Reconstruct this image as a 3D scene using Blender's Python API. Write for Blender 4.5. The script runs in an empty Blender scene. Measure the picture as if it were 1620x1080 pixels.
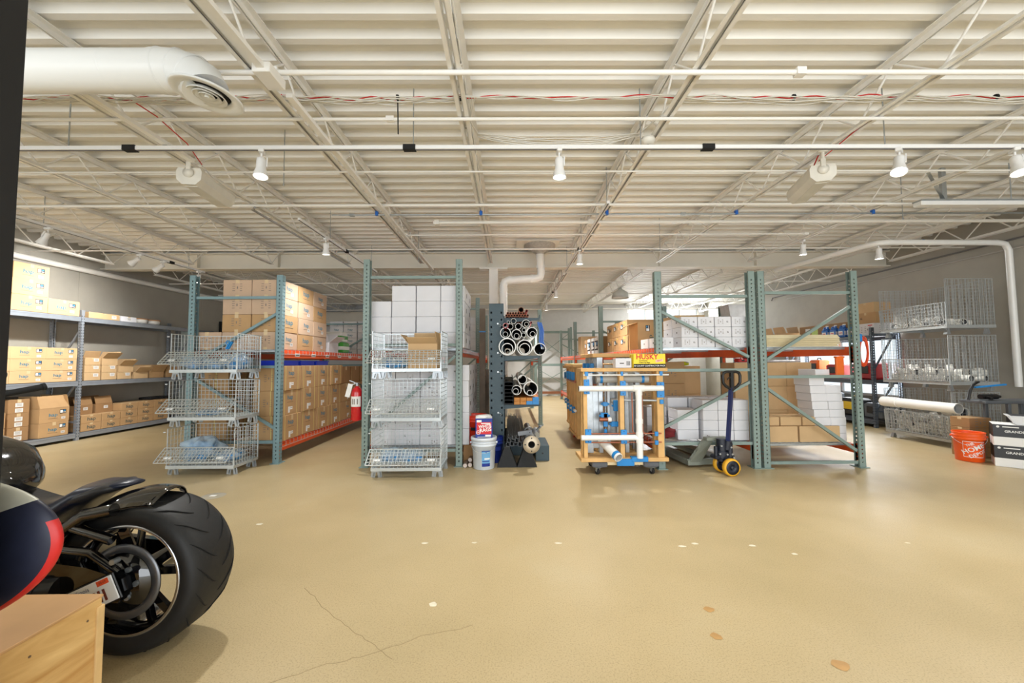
import bpy, math, random
from mathutils import Matrix, Vector, Euler
random.seed(7)
PI = math.pi
sc = bpy.context.scene
col = sc.collection

# ------------------------------------------------------------------ camera
F_PX, CAM_H = 640.0, 1.31
cam = bpy.data.cameras.new('camera'); cam_o = bpy.data.objects.new('camera', cam); col.objects.link(cam_o)
cam.sensor_width = 36; cam.lens = F_PX / 1620 * 36; cam.clip_start = .02; cam.clip_end = 200
_R = (Matrix.Rotation(-math.atan(5 / F_PX), 4, 'Z') @ Matrix.Rotation(PI / 2 + math.atan(33 / F_PX), 4, 'X') @ Matrix.Rotation(-math.radians(.35), 4, 'Z'))
cam_o.matrix_world = Matrix.Translation((0, 0, CAM_H)) @ _R
sc.camera = cam_o
# ------------------------------------------------------------------ world, daylight, exposure
w = bpy.data.worlds.new('world'); sc.world = w; w.use_nodes = True
w.node_tree.nodes['Background'].inputs[0].default_value = (.90, .95, 1, 1)
w.node_tree.nodes['Background'].inputs[1].default_value = 1.1
def area_light(name, loc, rot, sx, sy, power, color=(1, 1, 1)):
    l = bpy.data.lights.new(name, 'AREA'); l.shape = 'RECTANGLE'; l.size = sx; l.size_y = sy; l.energy = power; l.color = color
    o = bpy.data.objects.new(name, l); col.objects.link(o); o.location = loc; o.rotation_euler = rot; return o
# daylight through the shop front behind the camera, and through the far and side windows
area_light('storefront_daylight', (0, -3.9, 1.75), (PI / 2, 0, 0), 15, 3.2, 400, (.93, .97, 1))
area_light('far_window_daylight', (6.0, 15.5, 2.7), (-PI / 2, 0, 0), 3, 1.2, 170, (.93, .97, 1))
area_light('side_window_daylight', (7.62, 9.4, 1.3), (0, PI / 2, 0), 1.4, 3.2, 90, (.93, .97, 1))
sc.view_settings.view_transform = 'Standard'; sc.view_settings.look = 'None'; sc.view_settings.gamma = 1
sc.view_settings.exposure = 0.46; sc.view_settings.use_curve_mapping = False

# ------------------------------------------------------------------ materials
def lin(r, g, b):
    f = lambda c: (c / 255) / 12.92 if c <= 10 else (((c / 255) + .055) / 1.055) ** 2.4
    return (f(r), f(g), f(b))
MATS = {}
def mat(name, rgb, rough=.6, metal=0, var=.06, scale=8, bump=0, spec=.5, emit=0, alpha=1, trans=0, coat=0):
    if name in MATS: return MATS[name]
    c = lin(*rgb); m = bpy.data.materials.new(name); m.use_nodes = True; nt = m.node_tree; N = nt.nodes; L = nt.links
    b = N['Principled BSDF']; b.inputs['Roughness'].default_value = rough; b.inputs['Metallic'].default_value = metal
    b.inputs['Specular IOR Level'].default_value = spec; b.inputs['Coat Weight'].default_value = coat
    b.inputs['Alpha'].default_value = alpha; b.inputs['Transmission Weight'].default_value = trans
    b.inputs['Base Color'].default_value = (*c, 1)
    if emit:
        b.inputs['Emission Color'].default_value = (*c, 1); b.inputs['Emission Strength'].default_value = emit
    if var or bump:
        tc = N.new('ShaderNodeTexCoord'); ns = N.new('ShaderNodeTexNoise'); ns.inputs['Scale'].default_value = scale; ns.inputs['Detail'].default_value = 4
        L.new(tc.outputs['Object'], ns.inputs['Vector'])
        if var:
            rp = N.new('ShaderNodeValToRGB'); rp.color_ramp.elements[0].position = .3; rp.color_ramp.elements[1].position = .7
            rp.color_ramp.elements[0].color = (*[x * (1 - var) for x in c], 1); rp.color_ramp.elements[1].color = (*[min(1, x * (1 + var)) for x in c], 1)
            L.new(ns.outputs['Fac'], rp.inputs[0]); L.new(rp.outputs[0], b.inputs['Base Color'])
        if bump:
            bp = N.new('ShaderNodeBump'); bp.inputs['Strength'].default_value = bump; bp.inputs['Distance'].default_value = .01
            L.new(ns.outputs['Fac'], bp.inputs['Height']); L.new(bp.outputs[0], b.inputs['Normal'])
    MATS[name] = m; return m

def floor_material():
    m = bpy.data.materials.new('tan_epoxy_floor'); m.use_nodes = True; nt = m.node_tree; N = nt.nodes; L = nt.links; b = N['Principled BSDF']
    tc = N.new('ShaderNodeTexCoord')
    def noise(s, d=4, r=.55):
        n = N.new('ShaderNodeTexNoise'); n.inputs['Scale'].default_value = s; n.inputs['Detail'].default_value = d; n.inputs['Roughness'].default_value = r
        L.new(tc.outputs['Object'], n.inputs['Vector']); return n
    def ramp(src, stops):
        r = N.new('ShaderNodeValToRGB'); e = r.color_ramp.elements
        while len(e) < len(stops): e.new(.5)
        for el, (p, c) in zip(e, stops): el.position = p; el.color = (*c, 1)
        L.new(src, r.inputs[0]); return r.outputs[0]
    def mix(a, c, f, mode='MIX'):
        x = N.new('ShaderNodeMixRGB'); x.blend_type = mode
        for i, s in ((1, a), (2, c), (0, f)):
            if hasattr(s, 'is_output'): L.new(s, x.inputs[i])
            else: x.inputs[i].default_value = s if i == 0 else (*s, 1)
        return x.outputs[0]
    base = ramp(noise(.55, 5).outputs['Fac'], [(.3, lin(170, 152, 113)), (.55, lin(184, 165, 126)), (.75, lin(191, 176, 142))])
    sp = ramp(noise(140, 2).outputs['Fac'], [(.36, (.62, .6, .55)), (.47, (1, 1, 1)), (.62, (1, 1, 1)), (.72, (1.25, 1.25, 1.2))])
    c = mix(base, sp, .55, 'MULTIPLY')
    big = ramp(noise(2.2, 6, .65).outputs['Fac'], [(.62, (0, 0, 0)), (.9, (.14, .14, .14))])
    c = mix(c, lin(214, 206, 186), big)
    L.new(c, b.inputs['Base Color'])
    rr = ramp(noise(1.4, 5).outputs['Fac'], [(.3, (.30, .30, .30)), (.7, (.44, .44, .44))]); L.new(rr, b.inputs['Roughness'])
    bp = N.new('ShaderNodeBump'); bp.inputs['Strength'].default_value = .12; bp.inputs['Distance'].default_value = .004
    L.new(noise(60, 3).outputs['Fac'], bp.inputs['Height']); L.new(bp.outputs[0], b.inputs['Normal']); b.inputs['Specular IOR Level'].default_value = .5
    return m
M_floor = floor_material()
white_paint = mat('white_ceiling_paint', (226, 221, 208), .55, var=.03, scale=3)
white_steel = mat('white_painted_steel', (236, 234, 228), .4, var=.02)
deck_paint = mat('off_white_deck_paint', (236, 234, 227), .5, var=.05, scale=1.5)
wall_grey = mat('grey_block_paint', (165, 161, 150), .8, var=.05, scale=3, bump=.2)
wall_white = mat('white_wall_paint', (214, 214, 214), .8, var=.03)
rack_blue = mat('blue_green_rack_steel', (122, 150, 156), .45, .1, var=.06)
rack_green = mat('sage_green_rack_steel', (130, 148, 142), .45, .1, var=.06)
rack_slate = mat('slate_blue_steel', (62, 80, 88), .5, .1)
orange = mat('orange_beam_steel', (222, 88, 34), .45, var=.06)
galv = mat('galvanised_steel', (176, 182, 186), .35, .75, var=.08, scale=20)
wire = mat('bright_zinc_wire', (205, 212, 214), .35, .55, var=.04, scale=30)
wire_dark = mat('dull_zinc_wire', (178, 183, 184), .4, .4, var=.06, scale=30)
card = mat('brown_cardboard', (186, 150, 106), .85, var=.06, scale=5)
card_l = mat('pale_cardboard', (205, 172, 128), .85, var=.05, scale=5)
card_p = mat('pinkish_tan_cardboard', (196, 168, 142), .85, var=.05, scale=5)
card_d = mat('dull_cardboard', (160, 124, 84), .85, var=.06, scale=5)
card_w = mat('white_cardboard', (226, 226, 230), .8, var=.02)
tape = mat('clear_packing_tape', (214, 190, 150), .25, var=.02)
seam = mat('box_seam', (90, 66, 42), .9, var=0)
ink_teal = mat('teal_ink', (30, 122, 150), .7, var=0)
ink_dark = mat('dark_ink', (70, 62, 54), .7, var=0)
ink_grey = mat('grey_ink', (130, 120, 110), .7, var=0)
paper = mat('white_paper', (238, 238, 236), .7, var=.01)
black = mat('black_plastic', (18, 18, 20), .4, var=.1)
black_m = mat('matt_black', (22, 22, 22), .85, var=.1)
sticker_blk = mat('black_sticker', (22, 24, 30), .5, var=0)
sticker_blu = mat('blue_print', (70, 140, 190), .5, var=0)
red = mat('red_paint', (200, 30, 28), .35, var=.04)
pvc = mat('white_pvc', (236, 236, 232), .3, var=.02)
pvc_in = mat('shaded_bore', (70, 70, 72), .7, var=0)  # dark grey puts the shade inside the pipes into the bore colour
copper = mat('copper_tube', (168, 104, 78), .4, .6, var=.1)
wood = mat('pine_lumber', (214, 170, 108), .6, var=.12, scale=7)
wood_l = mat('pale_pine', (236, 216, 172), .6, var=.06, scale=9)
blue_pl = mat('blue_plastic', (30, 130, 200), .4, var=.04)
dk_blue = mat('navy_enamel', (26, 36, 66), .35, var=.04)

# ------------------------------------------------------------------ mesh builder
_TXT = {}
def text_geo(s, bold=0.0):
    k = (s, bold)
    if k in _TXT: return _TXT[k]
    cu = bpy.data.curves.new('t', 'FONT'); cu.body = s; cu.size = 1; cu.offset = bold; cu.resolution_u = 2; cu.align_x = 'CENTER'; cu.align_y = 'CENTER'
    o = bpy.data.objects.new('t', cu); col.objects.link(o)
    me = bpy.data.meshes.new_from_object(o.evaluated_get(bpy.context.evaluated_depsgraph_get()))
    r = ([v.co.copy() for v in me.vertices], [tuple(p.vertices) for p in me.polygons])
    bpy.data.objects.remove(o); bpy.data.curves.remove(cu); bpy.data.meshes.remove(me)
    _TXT[k] = r; return r
I4 = Matrix.Identity(4)
def T(x, y, z): return Matrix.Translation((x, y, z))
def RZ(a): return Matrix.Rotation(a, 4, 'Z')
def RX(a): return Matrix.Rotation(a, 4, 'X')
def RY(a): return Matrix.Rotation(a, 4, 'Y')
def align(p0, p1):
    d = Vector(p1) - Vector(p0); return Matrix.Translation(p0) @ d.to_track_quat('Z', 'Y').to_matrix().to_4x4(), d.length
class MB:
    def __init__(s): s.v = []; s.f = []; s.m = []; s.sm = []
    def add(s, vs, fs, mi=0, M=None, smooth=False):
        n = len(s.v)
        s.v += [tuple(M @ Vector(v)) for v in vs] if M is not None else [tuple(v) for v in vs]
        s.f += [tuple(i + n for i in f) for f in fs]; s.m += [mi] * len(fs); s.sm += [smooth] * len(fs); return s
    def box(s, x0, x1, y0, y1, z0, z1, mi=0, M=None):
        return s.add([(x0, y0, z0), (x1, y0, z0), (x1, y1, z0), (x0, y1, z0), (x0, y0, z1), (x1, y0, z1), (x1, y1, z1), (x0, y1, z1)],
                     [(0, 3, 2, 1), (4, 5, 6, 7), (0, 1, 5, 4), (1, 2, 6, 5), (2, 3, 7, 6), (3, 0, 4, 7)], mi, M)
    def bbox(s, x0, x1, y0, y1, z0, z1, b=.006, mi=0, M=None):
        """box with chamfered vertical and horizontal edges"""
        vs = []; 
        for z, k in ((z0, b), (z0 + b, 0), (z1 - b, 0), (z1, b)):
            for (x, y, ax, ay) in ((x0, y0, 1, 1), (x1, y0, -1, 1), (x1, y1, -1, -1), (x0, y1, 1, -1)):
                c = max(k, 0)
                vs.append((x + ax * (c + b), y + ay * c, z)); vs.append((x + ax * c, y + ay * (c + b), z))
        # order around: make loop of 8
        order = [1, 0, 2, 3, 5, 4, 6, 7]
        order = [1, 0, 2, 3, 5, 4, 6, 7]
        loop = []
        for r in range(4):
            q = [vs[r * 8 + i] for i in range(8)]
            # q: c0x,c0y,c1x,c1y,c2x,c2y,c3x,c3y -> ccw
            loop += [q[1], q[0], q[2], q[3], q[5], q[4], q[6], q[7]]
        fs = [tuple(range(7, -1, -1)), tuple(range(24, 32))]
        for r in range(3):
            for i in range(8):
                j = (i + 1) % 8; fs.append((r * 8 + i, r * 8 + j, r * 8 + 8 + j, r * 8 + 8 + i))
        return s.add(loop, fs, mi, M)
    def bar(s, p0, p1, w=.02, h=None, mi=0, M=None):
        h = h or w; A, L = align(p0, p1); A = (M @ A) if M is not None else A
        return s.box(-w / 2, w / 2, -h / 2, h / 2, 0, L, mi, A)
    def tube(s, p0, p1, r=.02, n=10, mi=0, M=None, r2=None, cap=True, smooth=True):
        r2 = r if r2 is None else r2; A, L = align(p0, p1); A = (M @ A) if M is not None else A
        vs = [(r * math.cos(2 * PI * i / n), r * math.sin(2 * PI * i / n), 0) for i in range(n)] + [(r2 * math.cos(2 * PI * i / n), r2 * math.sin(2 * PI * i / n), L) for i in range(n)]
        s.add(vs, [(i, (i + 1) % n, n + (i + 1) % n, n + i) for i in range(n)], mi, A, smooth)
        if cap: s.add(vs, [tuple(range(n - 1, -1, -1)), tuple(range(n, 2 * n))], mi, A)
        return s
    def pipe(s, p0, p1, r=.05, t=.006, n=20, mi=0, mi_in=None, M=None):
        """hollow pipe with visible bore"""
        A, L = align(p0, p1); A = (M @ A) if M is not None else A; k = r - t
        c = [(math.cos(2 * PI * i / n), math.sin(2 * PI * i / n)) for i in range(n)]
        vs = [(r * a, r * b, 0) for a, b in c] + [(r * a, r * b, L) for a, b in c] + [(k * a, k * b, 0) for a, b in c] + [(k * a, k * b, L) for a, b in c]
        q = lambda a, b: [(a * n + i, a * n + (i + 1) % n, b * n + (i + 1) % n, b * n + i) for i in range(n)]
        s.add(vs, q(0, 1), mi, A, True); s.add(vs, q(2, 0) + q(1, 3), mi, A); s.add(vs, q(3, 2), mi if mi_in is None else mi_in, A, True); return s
    def path(s, pts, r=.01, n=6, mi=0, M=None, closed=False):
        pts = [Vector(p) for p in pts]; m = len(pts); rings = []; up = None
        for i, p in enumerate(pts):
            a = pts[(i - 1) % m] if (i > 0 or closed) else p; b = pts[(i + 1) % m] if (i < m - 1 or closed) else p
            t = (b - a).normalized()
            if up is None: up = Vector((0, 0, 1)) if abs(t.z) < .9 else Vector((1, 0, 0))
            x = up.cross(t).normalized() if up.cross(t).length > 1e-4 else Vector((1, 0, 0)); y = t.cross(x).normalized(); up = y
            rr = r[i] if isinstance(r, (list, tuple)) else r
            rings += [p + rr * (math.cos(2 * PI * k / n) * x + math.sin(2 * PI * k / n) * y) for k in range(n)]
        fs = []
        for i in range(m if closed else m - 1):
            j = (i + 1) % m
            for k in range(n): fs.append((i * n + k, i * n + (k + 1) % n, j * n + (k + 1) % n, j * n + k))
        s.add(rings, fs, mi, M, True)
        if not closed: s.add(rings, [tuple(range(n - 1, -1, -1)), tuple(range((m - 1) * n, m * n))], mi, M)
        return s
    def lathe(s, prof, n=24, mi=0, M=None, smooth=True):
        """profile [(r,z),...] about Z"""
        k = len(prof); vs = [(r * math.cos(2 * PI * i / n), r * math.sin(2 * PI * i / n), z) for i in range(n) for r, z in prof]
        fs = [(i * k + j, ((i + 1) % n) * k + j, ((i + 1) % n) * k + j + 1, i * k + j + 1) for i in range(n) for j in range(k - 1)]
        return s.add(vs, fs, mi, M, smooth)
    def prism(s, poly, d0, d1, mi=0, M=None):
        """poly in XZ, extruded along Y"""
        n = len(poly); vs = [(x, d0, z) for x, z in poly] + [(x, d1, z) for x, z in poly]
        return s.add(vs, [tuple(range(n)), tuple(range(2 * n - 1, n - 1, -1))] + [(i, n + i, n + (i + 1) % n, (i + 1) % n) for i in range(n)], mi, M)
    def text(s, t, M, h=.05, mi=0, bold=0.0, sx=1):
        vs, fs = text_geo(t, bold); return s.add([(v.x * h * sx, v.y * h, 0) for v in vs], fs, mi, M)
    def quad(s, w, h, M, mi=0, t=.0006):
        return s.box(-w / 2, w / 2, -h / 2, h / 2, 0, t, mi, M)
    def blob(s, c, r, mi=0, seed=0, amp=.18, nu=12, nv=8, M=None, freq=3.1):
        rnd = random.Random(seed); ph = [rnd.uniform(0, 6.3) for _ in range(6)]; vs = []
        for j in range(nv + 1):
            th = PI * j / nv
            for i in range(nu):
                a = 2 * PI * i / nu
                k = 1 + amp * (math.sin(freq * a + ph[0] + 2 * th) * .5 + math.sin(5 * a + ph[1] - 3 * th) * .3 + math.sin(7 * th + ph[2] + a) * .3) * math.sin(th)
                vs.append((c[0] + r[0] * k * math.sin(th) * math.cos(a), c[1] + r[1] * k * math.sin(th) * math.sin(a), c[2] + r[2] * k * math.cos(th)))
        fs = [(j * nu + i, (j + 1) * nu + i, (j + 1) * nu + (i + 1) % nu, j * nu + (i + 1) % nu) for j in range(nv) for i in range(nu)]
        return s.add(vs, fs, mi, M, True)
    def mesh(s, name, mats):
        me = bpy.data.meshes.new(name); me.from_pydata(s.v, [], s.f)
        for m in (mats if isinstance(mats, (list, tuple)) else [mats]): me.materials.append(m)
        me.polygons.foreach_set('material_index', s.m); me.polygons.foreach_set('use_smooth', s.sm); me.update(); return me
    def build(s, name, mats, parent=None, loc=(0, 0, 0), rot=(0, 0, 0)):
        o = bpy.data.objects.new(name, s.mesh(name, mats)); col.objects.link(o); o.location = loc; o.rotation_euler = rot; o.parent = parent; return o
def tag(o, label=None, cat=None, group=None, kind=None):
    for k, v in (('label', label), ('category', cat), ('group', group), ('kind', kind)):
        if v: o[k] = v
    return o
def empty(name, loc=(0, 0, 0), rz=0):
    o = bpy.data.objects.new(name, None); o.empty_display_size = .1; col.objects.link(o); o.location = loc; o.rotation_euler = (0, 0, rz); return o
def struct(mb, name, m): return tag(mb.build(name, m), kind='structure')
def copy_tree(o, loc=None, rz=None, label=None, group=None, parent=None):
    kids = KIDS.get(o.name)
    if kids is None: kids = KIDS[o.name] = list(o.children)
    c = o.copy(); col.objects.link(c); c.parent = parent
    if loc is not None: c.location = loc
    if rz is not None: c.rotation_euler = (0, 0, rz)
    if label: c['label'] = label
    if group: c['group'] = group
    for k in kids: copy_tree(k, parent=c)
    return c
KIDS = {}
class Proto:
    """first use moves the prototype itself, later uses copy it"""
    def __init__(s, root): s.root = root; s.used = False
    def put(s, loc, label, group=None, rz=0):
        if not s.used:
            s.used = True; o = s.root; o.location = loc; o.rotation_euler = (0, 0, rz); o['label'] = label
            if group: o['group'] = group
            KIDS.setdefault(o.name, list(o.children)); return o
        return copy_tree(s.root, loc, rz, label, group)
ORD = ['first', 'second', 'third', 'fourth', 'fifth', 'sixth', 'seventh', 'eighth', 'ninth', 'tenth', 'eleventh', 'twelfth', 'thirteenth']
def rows_name(i, n):
    return {0: 'bottom', n - 1: 'top'}.get(i, ORD[i]) if n > 1 else 'only'

# ------------------------------------------------------------------ room shell
XL, XR, YB, YF, ZC = -8.1, 7.7, -4.0, 15.8, 3.56
struct(MB().box(XL - .2, XR + .2, YB, YF + .2, -.1, 0), 'floor', M_floor)
mb = MB(); prof = []; y = YB; p = .2032
while y < YF:
    prof += [(y, 0), (y + .052, 0), (y + .074, .055), (y + .181, .055)]; y += p
n = len(prof); vs = [(XL, a, ZC + b) for a, b in prof] + [(XR, a, ZC + b) for a, b in prof]
mb.add(vs, [(i, i + 1, n + i + 1, n + i) for i in range(n - 1)])
mb.box(XL, XR, YB, YF, ZC + .09, ZC + .2)
struct(mb, 'ceiling', deck_paint)
mb = MB(); mb.box(XL - .2, XL, YB, YF, 0, ZC + .1)
for yy in (1.6, 7.62, 10.7, 13.3): mb.box(XL - .001, XL + .004, yy, yy + .012, 0, ZC)
struct(mb, 'wall_left', wall_grey)
mb = MB()   # right wall with one wide opening
W0, W1, WZ0, WZ1 = 7.95, 10.9, .55, 1.80
mb.box(XR, XR + .2, YB, W0, 0, ZC + .1); mb.box(XR, XR + .2, W1, YF, 0, ZC + .1); mb.box(XR, XR + .2, W0, W1, 0, WZ0); mb.box(XR, XR + .2, W0, W1, WZ1, ZC + .1)
struct(mb, 'wall_right', wall_grey)
wn = tag(MB().box(XR + .08, XR + .1, W0, W1, WZ0, WZ1).build('window_1', mat('window_glass', (235, 245, 250), .05, trans=1, var=0, spec=.2)), kind='structure')
mb = MB()
for a in (W0, (W0 + W1) / 2 - .025, W1 - .05): mb.box(XR + .05, XR + .12, a, a + .05, WZ0, WZ1)
mb.box(XR + .05, XR + .12, W0, W1, WZ0, WZ0 + .05); mb.box(XR + .05, XR + .12, W0, W1, WZ1 - .05, WZ1); mb.build('window_frame', white_steel, wn)
mb = MB(); FX0, FX1, FZ0, FZ1 = 4.7, 7.5, 2.0, 3.4
mb.box(XL - .2, FX0, YF, YF + .2, 0, ZC + .1); mb.box(FX1, XR + .2, YF, YF + .2, 0, ZC + .1); mb.box(FX0, FX1, YF, YF + .2, 0, FZ0); mb.box(FX0, FX1, YF, YF + .2, FZ1, ZC + .1)
struct(mb, 'wall_back', wall_white)
wn = tag(MB().box(FX0, FX1, YF + .1, YF + .12, FZ0, FZ1).build('window_2', MATS['window_glass']), kind='structure')
mb = MB()
for i in range(5):
    a = FX0 + i * (FX1 - FX0 - .06) / 4; mb.box(a, a + .06, YF + .06, YF + .15, FZ0, FZ1)
mb.box(FX0, FX1, YF + .06, YF + .15, FZ0, FZ0 + .05); mb.box(FX0, FX1, YF + .06, YF + .15, FZ1 - .05, FZ1); mb.build('window_frame', white_steel, wn)
# pale steel door in the left wall past the shelving
d = tag(MB().bbox(XL, XL + .05, 9.95, 10.95, 0, 2.12, .004).build('door_1', mat('pale_door_paint', (178, 194, 196), .5)), kind='structure')
mb = MB(); mb.box(XL, XL + .07, 9.87, 9.95, 0, 2.2); mb.box(XL, XL + .07, 10.95, 11.03, 0, 2.2); mb.box(XL, XL + .07, 9.87, 11.03, 2.12, 2.2); mb.build('door_frame', mat('grey_frame_paint', (130, 138, 140), .5), d)
MB().tube((XL + .05, 10.05, 1.0), (XL + .1, 10.05, 1.0), .012).tube((XL + .1, 10.05, 1.0), (XL + .1, 10.17, 1.0), .01).build('door_handle', galv, d)
# white soffit band on the far wall, and a low office wall
struct(MB().box(XL, -4.6, 15.2, YF, 2.75, 3.25), 'trim_1', white_paint)
# dark door jamb beside the camera
jamb = mat('black_jamb_paint', (14, 14, 16), .6)
struct(MB().box(-1.95, -1.374, 1.0, 1.12, 0, ZC), 'wall_front', jamb)

# ------------------------------------------------------------------ main beam, column and joists
YBM = 8.1
b = empty('roof_beam', (0, YBM, 3.2)); tag(b, 'long white steel I-beam spanning the room under the joists', 'beam', kind='thing')
MB().box(XL, XR, -.1, .1, 0, .02).build('bottom_flange', white_paint, b); MB().box(XL, XR, -.1, .1, .3, .32).build('top_flange', white_paint, b)
mb = MB().box(XL, XR, -.008, .008, .02, .3)
for x in (-6.2, -4.6, -.42, 3.05, 5.0): mb.box(x - .006, x + .006, -.095, .095, .02, .3)
mb.build('web', white_paint, b)
mb = MB().box(.98, 1.18, -.02, -.008, .05, .27)
for i in range(3):
    for x in (1.03, 1.13): mb.tube((x, -.02, .09 + i * .07), (x, -.035, .09 + i * .07), .014, 6)
mb.build('splice_plate', white_paint, b)
c = empty('steel_column', (-.3, YBM, 0)); tag(c, 'white square steel column standing under the roof beam', 'column', kind='thing')
MB().bbox(-.09, .09, -.09, .09, .02, 3.18, .008).build('shaft', white_steel, c); MB().box(-.28, .28, -.1, .1, 3.18, 3.2).build('cap_plate', white_steel, c); MB().box(-.15, .15, -.15, .15, 0, .02).build('base_plate', white_steel, c)

def make_joist(L, deep=.34, shade=white_steel):
    r = empty('bar_joist'); r['category'] = 'joist'
    mb = MB()
    for sx in (-1, 1): mb.box(sx * .006, sx * .05, 0, L, -.006, 0); mb.box(sx * .006, sx * .012, 0, L, -.045, -.006)
    mb.build('top_chord', shade, r)
    mb = MB()
    for sx in (-1, 1): mb.box(sx * .008, sx * .042, .35, L - .35, -deep, -deep + .006); mb.box(sx * .008, sx * .014, .35, L - .35, -deep, -deep + .04)
    mb.build('bottom_chord', shade, r)
    mb = MB(); n = max(2, round((L - .7) / .62)); s = (L - .7) / n
    mb.tube((0, .08, -.03), (0, .35, -deep + .02), .009, 6)
    for i in range(n):
        y = .35 + i * s; mb.tube((0, y, -deep + .02), (0, y + s / 2, -.03), .009, 6, cap=False); mb.tube((0, y + s / 2, -.03), (0, y + s, -deep + .02), .009, 6, cap=False)
    mb.tube((0, L - .08, -.03), (0, L - .35, -deep + .02), .009, 6); mb.build('web', shade, r)
    return Proto(r)
JX = [-7.5, -6.0, -4.5, -3.03, -1.64, -.34, 1.24, 2.87, 4.6, 6.2, 7.35]
pf, pb = make_joist(YBM + 3.5 - .11), make_joist(YF - YBM - .13)
for i, x in enumerate(JX):
    pf.put((x, -3.5, ZC - .022), f'white open-web joist over the open floor, {ORD[i]} counted from the left wall', 'joists before the beam')
    pb.put((x, YBM + .11, ZC - .022), f'white open-web joist in the rear bay beyond the beam, {ORD[i]} from the left wall', 'joists beyond the beam')

# ================================================================== pallet racks
def holed(mb, W, H, cols, pitch, hs, M, z0=.06, mi=0):
    """sheet in local XZ (normal -Y) with real punched holes"""
    e = [-W / 2]
    for c in cols: e += [c - hs / 2, c + hs / 2]
    e.append(W / 2); nh = int((H - z0 * 1.5) / pitch)
    for k in range(len(e) - 1):
        a, b_ = e[k], e[k + 1]
        if k % 2 == 0: mb.add([(a, 0, 0), (b_, 0, 0), (b_, 0, H), (a, 0, H)], [(0, 1, 2, 3)], mi, M)
        else:
            z = 0
            for i in range(nh):
                h0 = z0 + i * pitch; mb.add([(a, 0, z), (b_, 0, z), (b_, 0, h0), (a, 0, h0)], [(0, 1, 2, 3)], mi, M); z = h0 + hs * 1.3
            mb.add([(a, 0, z), (b_, 0, z), (b_, 0, H), (a, 0, H)], [(0, 1, 2, 3)], mi, M)
def post_mb(H, side=1, w=.08, d=.075):
    """channel post: front face -Y single hole column, aisle face double column, open inside"""
    mb = MB()
    holed(mb, w, H, [0], .05, .014, T(0, -d / 2, 0)); holed(mb, w, H, [0], .05, .014, T(0, d / 2, 0) @ RZ(PI))
    holed(mb, d, H, [-.018, .018], .05, .014, T(side * w / 2, 0, 0) @ RZ(PI / 2 * side))
    for y in (-d / 2, d / 2 - .004): mb.box(-side * w / 2 - .002, -side * w / 2 + .002, y, y + .004, 0, H)
    for y, q in ((-d / 2 + .0, 1), (d / 2 - .016, -1)): mb.box(-side * w / 2 - .001, -side * w / 2 + .001, y, y + .016, 0, H)
    mb.box(-w / 2, w / 2, -.002, .002, 0, .01)
    return mb
def beam_between(root, x, y0, y1, z, side, color, labels=0):
    """step beam running along Y at x; z is its top; side +1 shows its face to +X"""
    mb = MB().box(x - .022, x + .022, y0 + .04, y1 - .04, z - .11, z - .03); mb.box(x - .022 if side > 0 else x, x if side > 0 else x + .022, y0 + .04, y1 - .04, z - .03, z)
    b = mb.build('beam', color, root)
    for y, s in ((y0 + .0375, 1), (y1 - .0375, -1)):
        mb = MB(); mb.box(x - .025, x + .028, min(y, y + s * .006), max(y, y + s * .006), z - .2, z + .01); mb.box(x + side * .022, x + side * .028, min(y, y - s * .05), max(y, y - s * .05), z - .2, z + .01)
        mb.build('end_connector', color, b)
    if labels:
        for i in range(labels):
            mb = MB(); yy = y0 + .35 + i * (y1 - y0 - .6) / (labels - .5)
            mb.box(x + side * .022 - .001, x + side * .022 + .001, yy, yy + .13, z - .09, z - .045, 0)
            mb.box(x + side * .0235 - .0005, x + side * .0235 + .0005, yy + .02, yy + .11, z - .075, z - .06, 1)
            mb.build('beam_label', [paper, ink_grey], b)
def wire_deck(root, x0, x1, y0, y1, z, side):
    mb = MB(); r = .004
    ys = y0 + .06
    n = int((y1 - y0 - .1) / .1)
    for i in range(n):
        yy = ys + i * .1
        mb.box(x0 + .01, x1 - .01, yy - r / 2, yy + r / 2, z, z + r)
        for xx, s in ((x1 + .026, 1), (x0 - .026, -1)):
            mb.box(xx - r / 2, xx + r / 2, yy - r / 2, yy + r / 2, z - .06, z + r); mb.box(min(xx, xx - s * .05), max(xx, xx - s * .05), yy - r / 2, yy + r / 2, z, z + r)
    for xx in (x1 + .028, x0 - .028):
        mb.box(xx - .003, xx + .003, ys, y1 - .06, z - .062, z - .056)
    for i in range(int((x1 - x0) / .1)): mb.box(x0 + i * .1 + .05, x0 + i * .1 + .055, ys, y1 - .06, z + .001, z + .005)
    d = mb.build('wire_deck', wire, root)
    for k in range(4):
        yy = y0 + .12 + k * (y1 - y0 - .3) / 3; MB().box(x0 + .024, x1 - .024, yy, yy + .05, z - .03, z - .002).build('support_channel', galv, d)
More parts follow.
